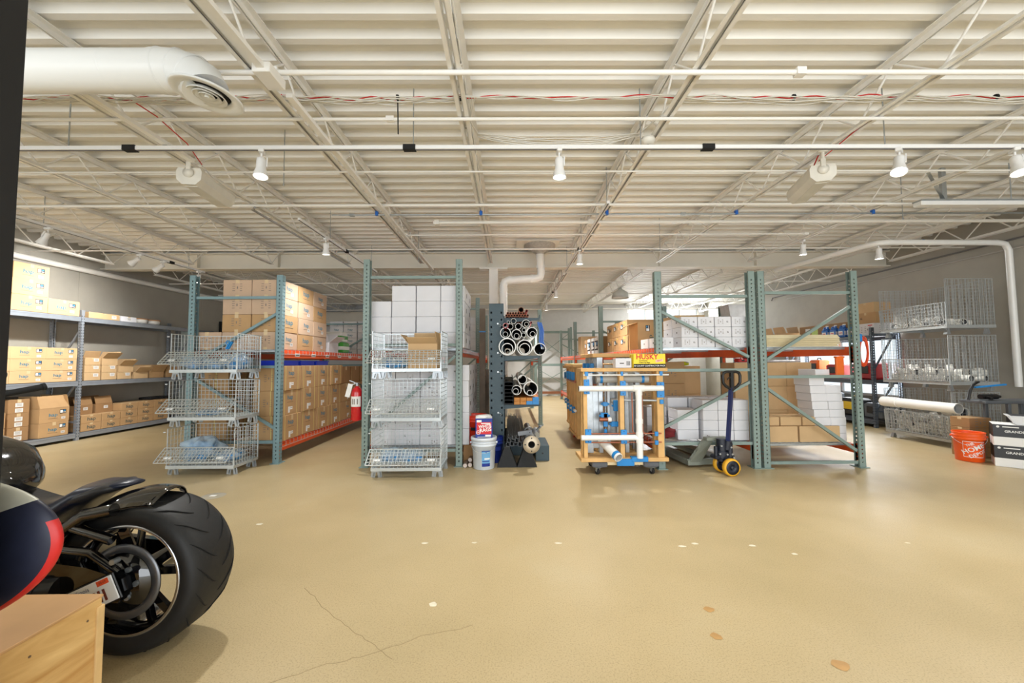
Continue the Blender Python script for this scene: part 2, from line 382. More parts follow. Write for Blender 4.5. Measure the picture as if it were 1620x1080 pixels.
def pallet_rack(name, label, x0, x1, ys, H, levels, color, braces, diags, side=1, beamcol=None, labels=0, group=None):
    """frames across X at each y of ys, joined by beams along Y"""
    beamcol = beamcol or orange
    r = empty(name, ((x0 + x1) / 2, ys[0], 0)); tag(r, label, 'pallet rack', group)
    ox, oy = (x0 + x1) / 2, ys[0]; hw = (x1 - x0) / 2
    for fi, fy in enumerate(ys):
        for s in (-1, 1):
            pm = post_mb(H, s); o = pm.build('post', color, r, (s * hw, fy - oy, 0))
            MB().box(-.06, .06, -.07, .09, 0, .008).build('foot_plate', color, o)
        for z in braces: MB().box(-hw + .04, hw - .04, -.018, .018, z - .018, z + .018).build('brace', color, r, (0, fy - oy, 0))
        for (xa, za, xb, zb) in diags: MB().bar((xa * (hw - .045), 0, za), (xb * (hw - .045), 0, zb), .036, .034).build('diagonal_brace', color, r, (0, fy - oy, 0))
    for k in range(len(ys) - 1):
        for z in levels:
            for s in (-1, 1): beam_between(r, s * hw, ys[k] - oy, ys[k + 1] - oy, z, s, beamcol, labels if (s > 0 and z > 1 and k == 0) else 0)
            wire_deck(r, -hw, hw, ys[k] - oy, ys[k + 1] - oy, z, side)
    return r
RA = pallet_rack('pallet_rack', 'blue-green pallet rack with orange beams holding tan logo cartons, behind the first wire bins', -4.23, -3.07, [5.44, 9.18, 12.9], 2.5, (.26, 1.5), rack_blue,
                 (2.2, 1.27, .28), ((-1, 1.35, 1, 1.98), (-1, 1.12, 1, .46)), labels=7)
RB = pallet_rack('pallet_rack', 'tall sage-green pallet rack filled with plain white cartons left of the steel column', -1.83, -.64, [5.22, 8.35, 11.5], 2.65, (.24, 1.5), rack_green,
                 (2.42, 1.54, .2), ((-1, .45, 1, 1.4),))
RD = pallet_rack('pallet_rack', 'sage-green pallet rack with the pallet jack parked at its foot', 1.86, 3.03, [5.02, 8.15, 11.3, 14.4], 2.43, (.30, 1.48), rack_green,
                 (2.12, 1.2, .3), ((-1, 1.93, 1, 1.36), (-1, .5, 1, 1.05)))
RE = pallet_rack('pallet_rack', 'sage-green pallet rack carrying pale corner boards, at the right end of the row', 3.15, 4.32, [5.02, 8.15], 2.43, (.27, 1.48), rack_green,
                 (2.16, 1.11, .06), ((-1, 1.32, 1, 1.98), (-1, .97, 1, .2)))
RC = pallet_rack('pallet_rack', 'narrow sage-green pallet rack standing behind the pipe storage and steel column', -.32, .66, [8.6, 11.7], 2.43, (.55, 1.42), rack_green,
                 (2.1, 1.35, .4), ((-1, 1.4, 1, 2.05), (-1, .5, 1, 1.3)))
# grey shelving against the far wall seen down the aisle
def cross_frame(x0, x1, y, H, label):
    r = empty('pallet_rack', ((x0 + x1) / 2, y, 0)); tag(r, label, 'pallet rack'); hw = (x1 - x0) / 2
    for s in (-1, 1):
        for dy in (0, .55): MB().box(-.035, .035, -.03, .03, 0, H).build('post', rack_green, r, (s * hw, dy, 0))
    for z in (.2, 1.25, 2.5): MB().box(-hw + .036, hw - .036, .51, .55, z - .09, z).build('beam', mat('dull_orange_steel', (150, 96, 66), .5) if z < .5 else rack_green, r)
    for za, zb in ((.35, 1.1), (1.1, .35), (1.4, 2.4), (2.4, 1.4)): MB().bar((-hw, .6, za), (hw, .6, zb), .05, .02).build('diagonal_brace', rack_green, r)
cross_frame(1.0, 2.3, 14.9, 2.6, 'grey-green cross-braced rack against the far white wall at the end of the aisle')

# ================================================================== grey shelving on the left wall
sh_grey = mat('grey_shelf_steel', (150, 156, 164), .4, .3); sh_dk = mat('charcoal_shelf_board', (58, 58, 62), .7)
def wall_shelving(label, x0, x1, ys, zs, H, front, m_front=sh_grey, group=None):
    """x0 wall side, x1 aisle side; front = +1 when the aisle is at larger x"""
    r = empty('storage_shelving', ((x0 + x1) / 2, ys[0], 0)); tag(r, label, 'shelving', group); hw = (x1 - x0) / 2; oy = ys[0]
    for y in ys:
        for s in (-1, 1): post_mb(H, s, .055, .05).build('post', m_front, r, (s * hw, y - oy, 0))
        for z in (.3, H - .15): MB().box(-hw + .03, hw - .03, -.015, .015, z, z + .03).build('brace', m_front, r, (0, y - oy, 0))
        for a, b_ in ((.35, 1.0), (1.15, 1.9)): MB().bar((-hw + .03, 0, a), (hw - .03, 0, b_), .025, .025).build('diagonal_brace', m_front, r, (0, y - oy, 0))
    for k in range(len(ys) - 1):
        a, b_ = ys[k] - oy + .03, ys[k + 1] - oy - .03
        for z in zs:
            MB().box(-hw + .02, hw - .02, a, b_, z - .018, z).build('shelf_board', sh_dk, r)
            for s in (-1, 1):
                mb = MB().box(s * hw - .018, s * hw + .018, a, b_, z - .085, z - .005)
                mb.box(s * hw - .022, s * hw + .022, a, b_, z - .03, z - .02); mb.build('beam', m_front, r)
    return r
wall_shelving('long grey steel shelving against the left wall, three levels of cartons', -8.05, -7.55, [4.72, 7.18, 9.62], (.13, 1.03, 2.16), 2.28, 1)
wall_shelving('dark blue-grey steel shelving along the right wall with jugs and tools', 7.1, 7.62, [7.85, 10.3, 12.7], (.15, .92, 1.80), 1.95, -1, mat('slate_shelf_steel', (82, 92, 104), .45, .2))

# ================================================================== cartons
def face_M(f, dx, dy, dz):
    return {'-Y': T(0, -dy / 2 - .0012, dz / 2) @ RX(PI / 2), '+X': T(dx / 2 + .0012, 0, dz / 2) @ RZ(PI / 2) @ RX(PI / 2), '-X': T(-dx / 2 - .0012, 0, dz / 2) @ RZ(-PI / 2) @ RX(PI / 2)}[f]
def print_on(root, dx, dy, dz, items):
    by = {}
    for it in items:
        f, kind, u, v, s = it[:5]; rot = it[5] if len(it) > 5 else 0
        w = dx if f == '-Y' else dy
        M = face_M(f, dx, dy, dz) @ T(u * w, v * dz, 0) @ RZ(rot)
        nm, mats = {'hap': ('printed_logo', [ink_teal, ink_dark]), 'hapd': ('printed_logo', [mat('faded_teal_ink', (60, 84, 84), .7, var=0), ink_dark]), 'lines': ('printed_text', [ink_grey]), 'label': ('shipping_label', [paper, ink_grey]),
                    'label2': ('shipping_label', [paper, ink_grey]), 'sticker': ('product_sticker', [sticker_blk, paper, sticker_blu]), 'mark': ('printed_mark', [ink_dark]), 'blk': ('black_label', [black, ink_grey]), 'yel': ('yellow_sticker', [mat('yellow_print', (240, 220, 40), .6, var=0)]),
                    'strap': ('yellow_strap', [mat('yellow_strap', (222, 204, 130), .4, var=0)])}[kind]
        key = (nm, len(by)) if kind == 'strap' else (nm, 0)
        if key not in by: by[key] = (MB(), mats)
        mb = by[key][0]
        if kind in ('hap', 'hapd'):
            mb.text('hap', M, s * 1.15, 0, .012, 1.25)
            if kind == 'hap': mb.quad(s * 2.2, s * .05, M @ T(0, -s * .85, 0), 1)
        elif kind == 'lines':
            for i, q in enumerate((.9, 1, .8, .95)):
                mb.quad(s * .35 * q, s * .07, M @ T(-s * .45, s * (.45 - i * .28), 0)); mb.quad(s * .3 * q, s * .07, M @ T(s * .45, s * (.45 - i * .28), 0))
            mb.quad(s * .12, s * .3, M @ T(0, 0, 0))
        elif kind == 'label':
            mb.quad(s, s * .62, M, 0)
            for i in range(5): mb.quad(s * (.8 - .15 * (i % 2)), s * .035, M @ T(0, s * (.2 - .09 * i), .0008), 1)
        elif kind == 'label2':
            mb.quad(s * .55, s, M @ T(-s * .35, 0, 0), 0); mb.quad(s * .75, s * .5, M @ T(s * .35, s * .22, 0), 0); mb.quad(s * .5, s * .05, M @ T(s * .35, s * .25, .0008), 1)
        elif kind == 'sticker':
            mb.quad(s * 1.5, s, M, 0); mb.quad(s * .62, s * .72, M @ T(-s * .35, 0, .0008), 1); mb.quad(s * .5, s * .3, M @ T(s * .36, s * .2, .0008), 2); mb.quad(s * .22, s * .22, M @ T(s * .2, -s * .22, .0008), 1); mb.quad(s * .2, s * .22, M @ T(s * .5, -s * .22, .0008), 1)
        elif kind == 'mark':
            mb.quad(s * .1, s * .5, M @ T(s * .1, 0, 0) @ RZ(.3)); mb.quad(s * .3, s * .1, M @ T(-s * .1, -s * .15, 0)); mb.quad(s * .1, s * .35, M @ T(-s * .2, 0, 0))
        elif kind == 'blk': mb.quad(s * 1.3, s, M, 0); mb.quad(s * .8, s * .1, M @ T(0, .1 * s, .0008), 1)
        elif kind == 'yel': mb.quad(s, s * .7, M, 0)
        elif kind == 'strap': mb.quad(.012, dz, M, 0)
    for (nm, _k), (mb, mats) in by.items(): mb.build(nm, mats, root)
def make_carton(dx, dy, dz, m, items=(), name='carton', tp=True, flaps=None, top_tape=True):
    """closed box with centre seam, tape and print; flaps: dict side->(angle) makes it open"""
    b = .004
    if flaps is None:
        mb = MB().bbox(-dx / 2, dx / 2, -dy / 2, dy / 2, 0, dz, b, 0)
        mb.box(-dx / 2 + .01, dx / 2 - .01, -.0015, .0015, dz - .001, dz + .0006, 1)
        mb.box(-dx / 2 + .01, dx / 2 - .01, -.0015, .0015, dz - .001, dz + .0006, 1)
    else:
        t = .005; mb = MB().box(-dx / 2, dx / 2, -dy / 2, dy / 2, 0, t)
        for q in ((-dx / 2, dx / 2, -dy / 2, -dy / 2 + t), (-dx / 2, dx / 2, dy / 2 - t, dy / 2), (-dx / 2, -dx / 2 + t, -dy / 2 + t, dy / 2 - t), (dx / 2 - t, dx / 2, -dy / 2 + t, dy / 2 - t)): mb.box(*q, t, dz)
    r = mb.build(name, [m, seam]); r['category'] = 'box'
    if flaps:
        fl = min(dx, dy) * .48
        for s, a in flaps.items():
            M = {'-Y': T(0, -dy / 2, dz), '+Y': T(0, dy / 2, dz) @ RZ(PI), '+X': T(dx / 2, 0, dz) @ RZ(PI / 2), '-X': T(-dx / 2, 0, dz) @ RZ(-PI / 2)}[s]
            w = dx if s[1] == 'Y' else dy
            M = M @ RX(a)   # 0 = straight up, positive leans outward over -Y
            MB().box(-w / 2 + .004, w / 2 - .004, -.002, .003, 0, fl, 0, M).build('flap', [m], r)
    elif tp:
        tw = .05; mb = MB()
        if top_tape: mb.box(-dx / 2, dx / 2, -tw / 2, tw / 2, dz, dz + .001)
        for s in (-1, 1): mb.box(s * dx / 2 - .0008 , s * dx / 2 + .0008, -tw / 2, tw / 2, dz * .78, dz + .001)
        mb.build('packing_tape', tape, r)
    if items: print_on(r, dx, dy, dz, items)
    return Proto(r)
def cartonY(dx, dy, dz, m, items=(), **k):
    """tape running front to back (seam along Y)"""
    r = MB().bbox(-dx / 2, dx / 2, -dy / 2, dy / 2, 0, dz, .004, 0).box(-.0015, .0015, -dy / 2 + .01, dy / 2 - .01, dz - .001, dz + .0006, 1).build(k.get('name', 'carton'), [m, seam]); r['category'] = 'box'
    tw = .05; mb = MB().box(-tw / 2, tw / 2, -dy / 2, dy / 2, dz, dz + .001)
    for s in (-1, 1): mb.box(-tw / 2, tw / 2, s * dy / 2 - .0008, s * dy / 2 + .0008, dz * .8, dz + .001); mb.box(-tw / 2, tw / 2, s * dy / 2 - .0008, s * dy / 2 + .0008, 0, dz * .14)
    mb.build('packing_tape', tape, r)
    if items: print_on(r, dx, dy, dz, items)
    return Proto(r)
rj = random.Random(11)
def jit(a=.004): return rj.uniform(-a, a)
def pile(p, xs, ys, zs, dz, where, group, keep=None, what='carton', xw=None, yw=None, jitter=.004):
    """xs, ys centre lists; zs number of levels starting at z"""
    z0, nz = zs
    for j, y in enumerate(ys):
        for i, x in enumerate(xs):
            for k in range(nz):
                if keep and not keep(i, j, k): continue
                parts = [f'{rows_name(k, nz)} row']
                if len(xs) > 1: parts.append((xw or '{} across').format(ORD[i]))
                if len(ys) > 1: parts.append((yw or '{} deep').format(ORD[j]))
                p.put((x + jit(jitter), y + jit(jitter), z0 + k * dz + .0005), f'{what} {where}, ' + ', '.join(parts), group, jit(.006))
# ---- rack A, upper level: tall block of tan cartons
Z1 = 1.506
pA = cartonY(.385, .455, .236, card_p, [('-Y', 'lines', 0, .05, .11), ('+X', 'hap', 0, .12, .075), ('+X', 'label', .15, -.2, .07)])
pA2 = cartonY(.385, .455, .236, card, [('-Y', 'lines', 0, .05, .11), ('+X', 'hap', 0, .12, .09)])
xa = [-4.085, -3.69, -3.295]; ya = [5.72, 6.19, 6.66]
for j, y in enumerate(ya):
    for i, x in enumerate(xa):
        for k in range(4):
            if (i == 0 and k > 0): continue
            if i == 1 and j == 1 and k < 3: continue
            pr = pA if (j + k) % 3 != 1 else pA2
            pr.put((x + jit(), y + jit(), Z1 + k * .238), f'tan taped carton high on the blue-green rack, {rows_name(k, 4)} row, {ORD[i]} across, {ORD[j]} deep', 'tan cartons on the upper level of the blue-green rack', jit(.006))
# ---- rack A, lower level: large cartons
pL = make_carton(.40, .47, .336, card, [('+X', 'hap', -.08, .2, .075), ('+X', 'label2', -.08, -.3, .085), ('-Y', 'lines', 0, 0, .1), ('+X', 'strap', -.4, 0, 1), ('+X', 'strap', .3, 0, 1), ('-Y', 'strap', .1, 0, 1)])
ys = [5.76, 6.25, 6.74, 7.23]
for j, y in enumerate(ys):
    for i, x in enumerate([-4.0, -3.66, -3.26]) if True else ():
        if i == 1: continue
        if i == 0 and j > 1: continue
        for k in range(3):
            pL.put((x + jit(.012), y + jit(), .268 + k * .338), f'strapped brown carton low in the blue-green rack, {rows_name(k, 3)} row, {ORD[i]} across, {ORD[j]} deep', 'strapped cartons on the lower level of the blue-green rack', jit(.015))
pL2 = make_carton(.38, .42, .33, card, [('+X', 'hap', .15, .2, .06), ('+X', 'label2', .2, -.3, .07)])
for j, y in enumerate([7.72, 8.19, 8.66]):
    for k in range(2): pL2.put((-3.27, y, .268 + k * .335), f'smaller brown carton past the strapped block, {rows_name(k, 2)} row, {ORD[j]} deep', 'cartons at the back of the lower level', jit(.02))
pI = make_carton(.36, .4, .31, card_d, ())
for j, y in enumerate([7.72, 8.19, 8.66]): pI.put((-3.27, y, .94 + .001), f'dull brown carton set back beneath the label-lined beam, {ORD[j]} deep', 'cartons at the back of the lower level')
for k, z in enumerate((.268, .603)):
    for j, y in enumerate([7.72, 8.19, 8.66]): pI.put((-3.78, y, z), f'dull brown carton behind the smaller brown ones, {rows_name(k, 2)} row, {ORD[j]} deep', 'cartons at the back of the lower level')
# blue trays lying on the strapped cartons
def make_tray(dx, dy, dz, m):
    t = .006; mb = MB().box(-dx / 2, dx / 2, -dy / 2, dy / 2, 0, t)
    for q in ((-dx / 2, dx / 2, -dy / 2, -dy / 2 + t), (-dx / 2, dx / 2, dy / 2 - t, dy / 2), (-dx / 2, -dx / 2 + t, -dy / 2, dy / 2), (dx / 2 - t, dx / 2, -dy / 2, dy / 2)): mb.box(*q, t, dz)
    r = mb.build('storage_tray', m); r['category'] = 'tray'
    MB().box(-dx / 2 - .012, dx / 2 + .012, -dy / 2 - .012, -dy / 2, dz - .015, dz).box(-dx / 2 - .012, dx / 2 + .012, dy / 2, dy / 2 + .012, dz - .015, dz).box(-dx / 2 - .012, -dx / 2, -dy / 2, dy / 2, dz - .015, dz).box(dx / 2, dx / 2 + .012, -dy / 2, dy / 2, dz - .015, dz).build('rim', m, r); return Proto(r)
pT = make_tray(.3, .42, .07, mat('royal_blue_plastic', (26, 60, 214), .4))
for j, y in enumerate([5.78, 6.265, 6.755]): pT.put((-3.25, y, 1.284), f'royal blue storage tray on top of the strapped cartons, {ORD[j]} along the beam', 'blue trays on the strapped cartons')
# open box and parcels behind the tall block
pO = make_carton(.34, .38, .17, card_w, (), flaps={'+X': .9, '-Y': .5, '+Y': -.2})
pO.put((-3.3, 7.25, Z1), 'white open-flapped box on the upper level past the tall tan stack', None)
def parcel(dx, dy, dz, m1, m2, label, loc, rz=0, name='wrapped_pack'):
    r = MB().bbox(-dx / 2, dx / 2, -dy / 2, dy / 2, 0, dz, .02).build(name, m1); tag(r, label, 'package'); r.location = loc; r.rotation_euler = (0, 0, rz)
    MB().box(-dx / 2 - .001, dx / 2 + .001, -dy / 2 - .001, dy / 2 + .001, dz * .3, dz * .62).build('printed_band', m2, r); return r
gr_pack = mat('green_print', (70, 160, 60), .4)
parcel(.36, .3, .2, paper, gr_pack, 'white and green wrapped paper pack lying on another past the tall tan stack', (-3.32, 7.75, Z1 + .2)); parcel(.38, .32, .2, gr_pack, paper, 'green wrapped pack under the white and green one on the upper level', (-3.3, 7.75, Z1))
pW = make_carton(.30, .36, .125, card_w, [('-Y', 'hap', 0, 0, .055), ('+X', 'hap', 0, 0, .055)])
for i, x in enumerate([-3.95, -3.63, -3.31]):
    for k in range(6):
        if i < 2 and k == 5: pass
        pW.put((x + jit(), 9.45, Z1 + k * .128), f'white logo carton beyond the green packs, {rows_name(k, 6)} row, {ORD[i]} across', 'white logo cartons in the second bay')
# ---- rack B, upper white cartons
pB = make_carton(.312, .43, .204, card_w, [('+X', 'blk', .1, 0, .06)], tp=False)
for j, y in enumerate([5.52, 5.96]):
    for i, x in enumerate([-1.70, -1.38, -1.06, -.74]):
        for k in range(4):
            if i == 0 and k == 3: continue
            if j == 1 and i < 3: continue
            pB.put((x + jit(), y + jit(), Z1 + k * .206), f'plain white carton high in the tall rack, {rows_name(k, 4)} row, {ORD[i]} across, {ORD[j]} deep', 'plain white cartons on the tall rack')
pB2 = make_carton(.312, .43, .205, card_w, [('-Y', 'mark', -.1, .1, .05), ('-Y', 'lines', .1, -.28, .07), ('+X', 'blk', 0, 0, .05)], tp=False)
for j, y in enumerate([5.52, 5.96, 6.4]):
    for i, x in enumerate([-1.64, -1.32, -1.0, -.72 + .0]):
        if i == 3: x = -.68
        for k in range(5):
            if j and i < 3: continue
            pB2.put((x + jit(), y + jit(), .248 + k * .207), f'white printed carton low in the tall rack, {rows_name(k, 5)} row, {ORD[i]} across, {ORD[j]} deep', 'printed white cartons on the lower level of the tall rack')
pB3 = make_carton(.40, .36, .15, card_w, [('-Y', 'mark', 0, 0, .04)], tp=False)
for k in range(5): pB3.put((-.86, 8.75, Z1 + k * .152), f'white carton high behind the tall rack, {rows_name(k, 5)} of its stack', 'white cartons behind the tall rack')
for k in range(6): pB3.put((-.86, 8.75, .248 + k * .152), f'white carton low behind the tall rack near the slate column, {rows_name(k, 6)} of its stack', 'white cartons behind the tall rack')
# ---- rack D, white cartons with a printed mark
ZD = 1.486
pD = make_carton(.205, .29, .128, card_w, [('-Y', 'mark', .28, 0, .045), ('-Y', 'lines', -.15, 0, .06), ('-X', 'blk', 0, 0, .02)], tp=False)
for j, y in enumerate([5.24, 5.55]):
    for i in range(4):
        for k in range(3):
            if j and i: continue
            pD.put((2.31 + .215 * i + jit(.002) - .02, y, ZD + k * .13), f'small marked white carton above the pallet jack, {rows_name(k, 3)} row, {ORD[i]} across, {ORD[j]} deep', 'small white cartons above the pallet jack')
for i in range(2): pD.put((1.98 + .0 - .0 + (.0), 5.24 + .35 * i, ZD), f'small white carton beside the aisle post, {ORD[i]} deep', 'small white cartons above the pallet jack')
# ---- rack D lower
pD2 = make_carton(.19, .30, .125, card_w, (), tp=False)
for i in range(3):
    for k in range(4): pD2.put((2.55 + .196 * i, 5.3, .308 + k * .127), f'blank white carton behind the pallet jack handle, {rows_name(k, 4)} row, {ORD[i]} across', 'blank white cartons behind the pallet jack')
pD3 = make_carton(.27, .30, .125, card_w, (), tp=False)
for j, (x, y) in enumerate([(2.29, 5.36), (2.02, 5.72), (2.31, 5.72), (2.6, 5.72), (2.89, 5.72)]):
    for k in range(4):
        if j in (0, 1) and k > 2: continue
        pD3.put((x, y, .308 + k * .127), f'wider blank white carton behind the diagonal brace, {rows_name(k, 4)} row, stack {ORD[j]}', 'blank white cartons behind the pallet jack', .0)
pDb = make_carton(.40, .36, .33, card, [('-Y', 'lines', 0, 0, .12)])
for i, (x, y, n_) in enumerate([(2.09, 6.4, 3), (2.5, 6.4, 3)]):
    for k in range(n_): pDb.put((x, y, .308 + k * .332), f'brown carton deep behind the blank white boxes, {rows_name(k, 3)} row, {ORD[i]} across', 'brown cartons deep in the rack')
pDc = make_carton(.44, .4, .46, card_l, ())
for k in range(2): pDc.put((2.80 + .15, 6.9, .308 + k * .463), f'tall tan carton deep beside the shared post, {rows_name(k, 2)} of two', 'tan cartons deep in the rack')
# ---- rack D upper level, aisle side: big brown cartons
pN = make_carton(.46, .42, .25, card, [('-X', 'sticker', -.2, .12, .08), ('-X', 'hapd', .1, .1, .06), ('-X', 'yel', .2, .36, .03), ('-Y', 'lines', 0, 0, .1)])
for j, y in enumerate([6.72, 7.17, 7.62]):
    for k in range(2): pN.put((2.14, y, ZD + k * .253), f'brown stickered carton high above the wooden carts, {rows_name(k, 2)} row, {ORD[j]} deep', 'brown cartons above the wooden carts', jit(.02))
pOb = make_carton(.46, .44, .40, card, [('-Y', 'sticker', -.18, .28, .06, PI / 2), ('-Y', 'hapd', -.1, -.15, .075, PI / 2)], flaps={'-X': 1.9})
pOb.put((2.12, 6.12, ZD), 'open brown carton with sideways printed logo on the upper level above the carts')
pB5 = make_carton(.44, .46, .50, card_l, ())
for i, x in enumerate([2.14, 2.66]): pB5.put((x, 6.12 if i else 7.95 + 3.0, ZD), ['tall tan carton beyond the second post on the upper level', 'tall tan carton behind the small white cartons on the upper level'][i], None)
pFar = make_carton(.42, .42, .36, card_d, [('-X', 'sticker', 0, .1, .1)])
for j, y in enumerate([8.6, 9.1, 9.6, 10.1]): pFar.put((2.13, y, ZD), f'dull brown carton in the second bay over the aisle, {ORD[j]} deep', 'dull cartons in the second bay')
pSt = make_carton(.06, .26, .34, paper, [('-X', 'sticker', 0, 0, .2)], name='display_box', tp=False)
for j, y in enumerate([8.5, 8.85, 9.3]): pSt.put((1.87, y, ZD), f'upright blue and black display box at the rack edge over the aisle, {ORD[j]} deep', 'display boxes at the rack edge')
# ---- rack E
pEb = make_carton(.52, .38, .20, card_l)
pE2 = make_carton(.27, .3, .11, card_l, ()) ; pE3 = make_carton(.365, .38, .335, card_l, ())
ZE = .276
for i, x in enumerate([3.35, 3.80]): pEb.put((x + .06, 5.36, ZE) if i == 0 else (x + .15, 5.36, ZE), ['wide tan carton on the bottom deck beside the shared post', 'wide tan carton on the bottom deck beside the white stack'][i], 'wide tan cartons on the bottom deck', jit(.02))
for i in range(3): pE2.put((3.33 + i * .285, 5.36, ZE + .203), f'flat tan carton resting on the wide ones, {ORD[i]} from the shared post', 'flat tan cartons on the wide ones')
for i, x in enumerate([3.4, 3.775, 4.14]):
    for k in range(3): pE3.put((x, 5.95, ZE + k * .337), f'square tan carton behind in the end rack, {rows_name(k, 3)} row, {ORD[i]} across', 'square tan cartons in the end rack', jit(.01))
pEw = make_carton(.20, .28, .1, card_w, (), tp=False)
for i in range(2):
    for k in range(8):
        lean = .0 if k < 3 else -.012 * (k - 2)
        if i == 1 and k == 7: continue
        pEw.put((4.02 + i * .2 - .0 + lean, 5.34 + (.0), ZE + k * .102), f'blank white carton in the leaning stack, {rows_name(k, 8)} row, {ORD[i]} across', 'leaning stack of white cartons', jit(.03))
pEw.put((4.03, 5.34, ZE + .82), 'blank white carton lying on top of the leaning white stack', 'leaning stack of white cartons', .1)
# corner boards
vb = mat('pale_board', (232, 218, 180), .7, var=.05, scale=12)
mb = MB().prism([(-.05, 0), (0, .05), (.05, 0), (.042, 0), (0, .042), (-.042, 0)], 0, 1.0, 0, RZ(-PI / 2))
r = mb.build('corner_board', vb); r['category'] = 'board'; pV = Proto(r)
for row in range(3):
    for k in range(5): pV.put((3.22 + .02 * jit(1), 5.17 + row * .105, ZD + .001 + k * .026), f'pale V-shaped corner board above the end rack, {ORD[k]} from below, {ORD[row]} deep', 'pale corner boards on the end rack', 0)
pEt = make_carton(.3, .3, .1, card_l, ())
pEt.put((3.36, 5.78, ZD), 'low tan carton behind the pale corner boards, under another'); pEt.put((3.40, 5.78, ZD + .102), 'low tan carton behind the pale corner boards, topmost', None, .05)
pEt.put((3.75, 5.9, ZD), 'low tan carton behind the pale boards, further from the shared post'); 

# ================================================================== cartons on the left wall shelving
SX = -7.78
pS1 = make_carton(.47, .48, .188, card_l, [('+X', 'hap', -.12, .08, .06), ('+X', 'sticker', .28, .2, .055), ('+X', 'label', .28, -.25, .06)])
pS2 = make_carton(.46, .49, .25, card_l, [('+X', 'hap', -.1, 0, .07), ('+X', 'sticker', .25, .18, .07), ('+X', 'label', .25, -.22, .07)])
for j, y in enumerate([5.02, 5.52, 6.02, 6.52]):
    pass
for j, y in enumerate([5.10, 5.60, 6.10, 6.42 + .5]):
    y = [5.40, 5.90, 6.40, 6.895][j]
    for k in range(2):
        if j == 3 and k == 1: continue
        pS2.put((SX, y, 2.161 + k * .252), f'brown logo carton on top of the left shelving, {rows_name(k, 3)} row, {ORD[j]} deep', 'logo cartons on top of the left shelving')
for j, y in enumerate([5.42, 5.93, 6.43]): pS2.put((SX - .03, y, 2.161 + .504), f'brown logo carton on top of the left shelving, top row, {ORD[j]} deep', 'logo cartons on top of the left shelving')
for j, y in enumerate([5.02, 5.5, 5.98, 6.46, 6.94]):
    if j == 4: y = 6.93
    for k in range(3):
        (pS1).put((SX + jit(), y - .04 + jit(.002), 1.031 + k * .19), f'brown logo carton on the middle left shelf, {rows_name(k, 3)} row, {ORD[j]} deep', 'logo cartons on the middle left shelf')
pS3 = make_carton(.46, .44, .235, card, [('+X', 'hap', -.05, 0, .065), ('+X', 'sticker', .28, .2, .065), ('+X', 'label', .3, -.25, .06), ('-Y', 'lines', .1, 0, .06)])
for j, y in enumerate([5.2, 5.95, 6.83]):
    for k in range(2):
        if j == 2 and k == 1: continue
        pS3.put((SX, y, .131 + k * .237), f'brown logo carton on the bottom left shelf, {rows_name(k, 3)} row, {ORD[j]} deep', 'logo cartons on the bottom left shelf')
pS4 = make_carton(.46, .44, .235, card, [('+X', 'hap', -.05, 0, .065), ('+X', 'sticker', .28, .2, .065), ('+X', 'label', .3, -.25, .06)], flaps={'+X': -.35, '+Y': -.2, '-Y': .2})
pS4.put((SX, 6.83, .131 + .237), 'open flapped logo carton on the bottom left shelf beside the front post')
pS5 = make_carton(.4, .28, .215, card_d, [('+X', 'label', 0, .1, .1), ('+X', 'label', 0, -.28, .1)])
for k in range(3): pS5.put((SX - .05, 6.4, .131 + k * .217), f'dull carton with two white labels on the bottom left shelf, {rows_name(k, 3)} of three', 'dull labelled cartons on the bottom left shelf')
pS6 = make_carton(.42, .355, .14, card, [('+X', 'hapd', 0, 0, .075)])
for j in range(5):
    for k in range(2 if j < 2 else 3): pS6.put((SX + .03, 7.42 + j * .365, .131 + k * .142), f'low brown carton past the middle post on the bottom left shelf, {rows_name(k, 3)} row, {ORD[j]} deep', 'low logo cartons on the bottom left shelf')
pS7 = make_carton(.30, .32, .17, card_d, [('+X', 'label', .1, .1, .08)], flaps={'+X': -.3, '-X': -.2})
pS7.put((-7.84, 7.42, .131 + .284), 'dark open box on the first low cartons past the middle post'); pS7.put((-7.84, 7.79, .131 + .284), 'dark open box on the second low cartons past the middle post')
pS8 = make_carton(.34, .28, .135, card_l, [('+X', 'label', .2, .2, .09)])
n = 0
for j, (y, hh) in enumerate([(7.42, 3), (7.73, 2), (8.04, 1)]):
    for k in range(hh): pS8.put((SX + .05, y, 1.031 + k * .137), f'small tan box on the middle left shelf past the post, {rows_name(k, 3)} row, {ORD[j]} deep', 'small tan boxes on the middle left shelf')
pS9 = make_carton(.36, .30, .13, card_l, (), flaps={'+X': .8, '+Y': .5, '-X': -.3})
pS9.put((SX + .04, 7.73, 1.031 + .275), 'open tan box stacked on two small tan boxes on the middle left shelf')
pS9.put((SX + .04, 8.40, 1.031), 'open tan box on the middle left shelf, next past the small tan boxes')
pS9.put((SX + .04, 8.06, 1.031 + .138), 'open tan box on a single small tan box on the middle left shelf')
pS10 = make_carton(.38, .34, .12, card, (), flaps={'+X': .5, '-Y': -.3, '+Y': .6})
for j, y in enumerate([8.78, 9.2]): pS10.put((SX + .02, y, 1.031), f'darker open box near the shadowed end of the middle left shelf, {ORD[j]} deep', 'darker open boxes on the middle left shelf')
pS11 = make_carton(.36, .58, .11, card_l, [('+X', 'label', .3, 0, .09)]); pS11.put((SX + .02, 7.62, 2.161), 'long flat tan box on the top left shelf past the middle post')
pS12 = make_carton(.33, .32, .10, card_w, [('+X', 'label', 0, 0, .1)]); pS12.put((SX + .04, 8.1, 2.161), 'flat white box on the top left shelf beside the long tan box')
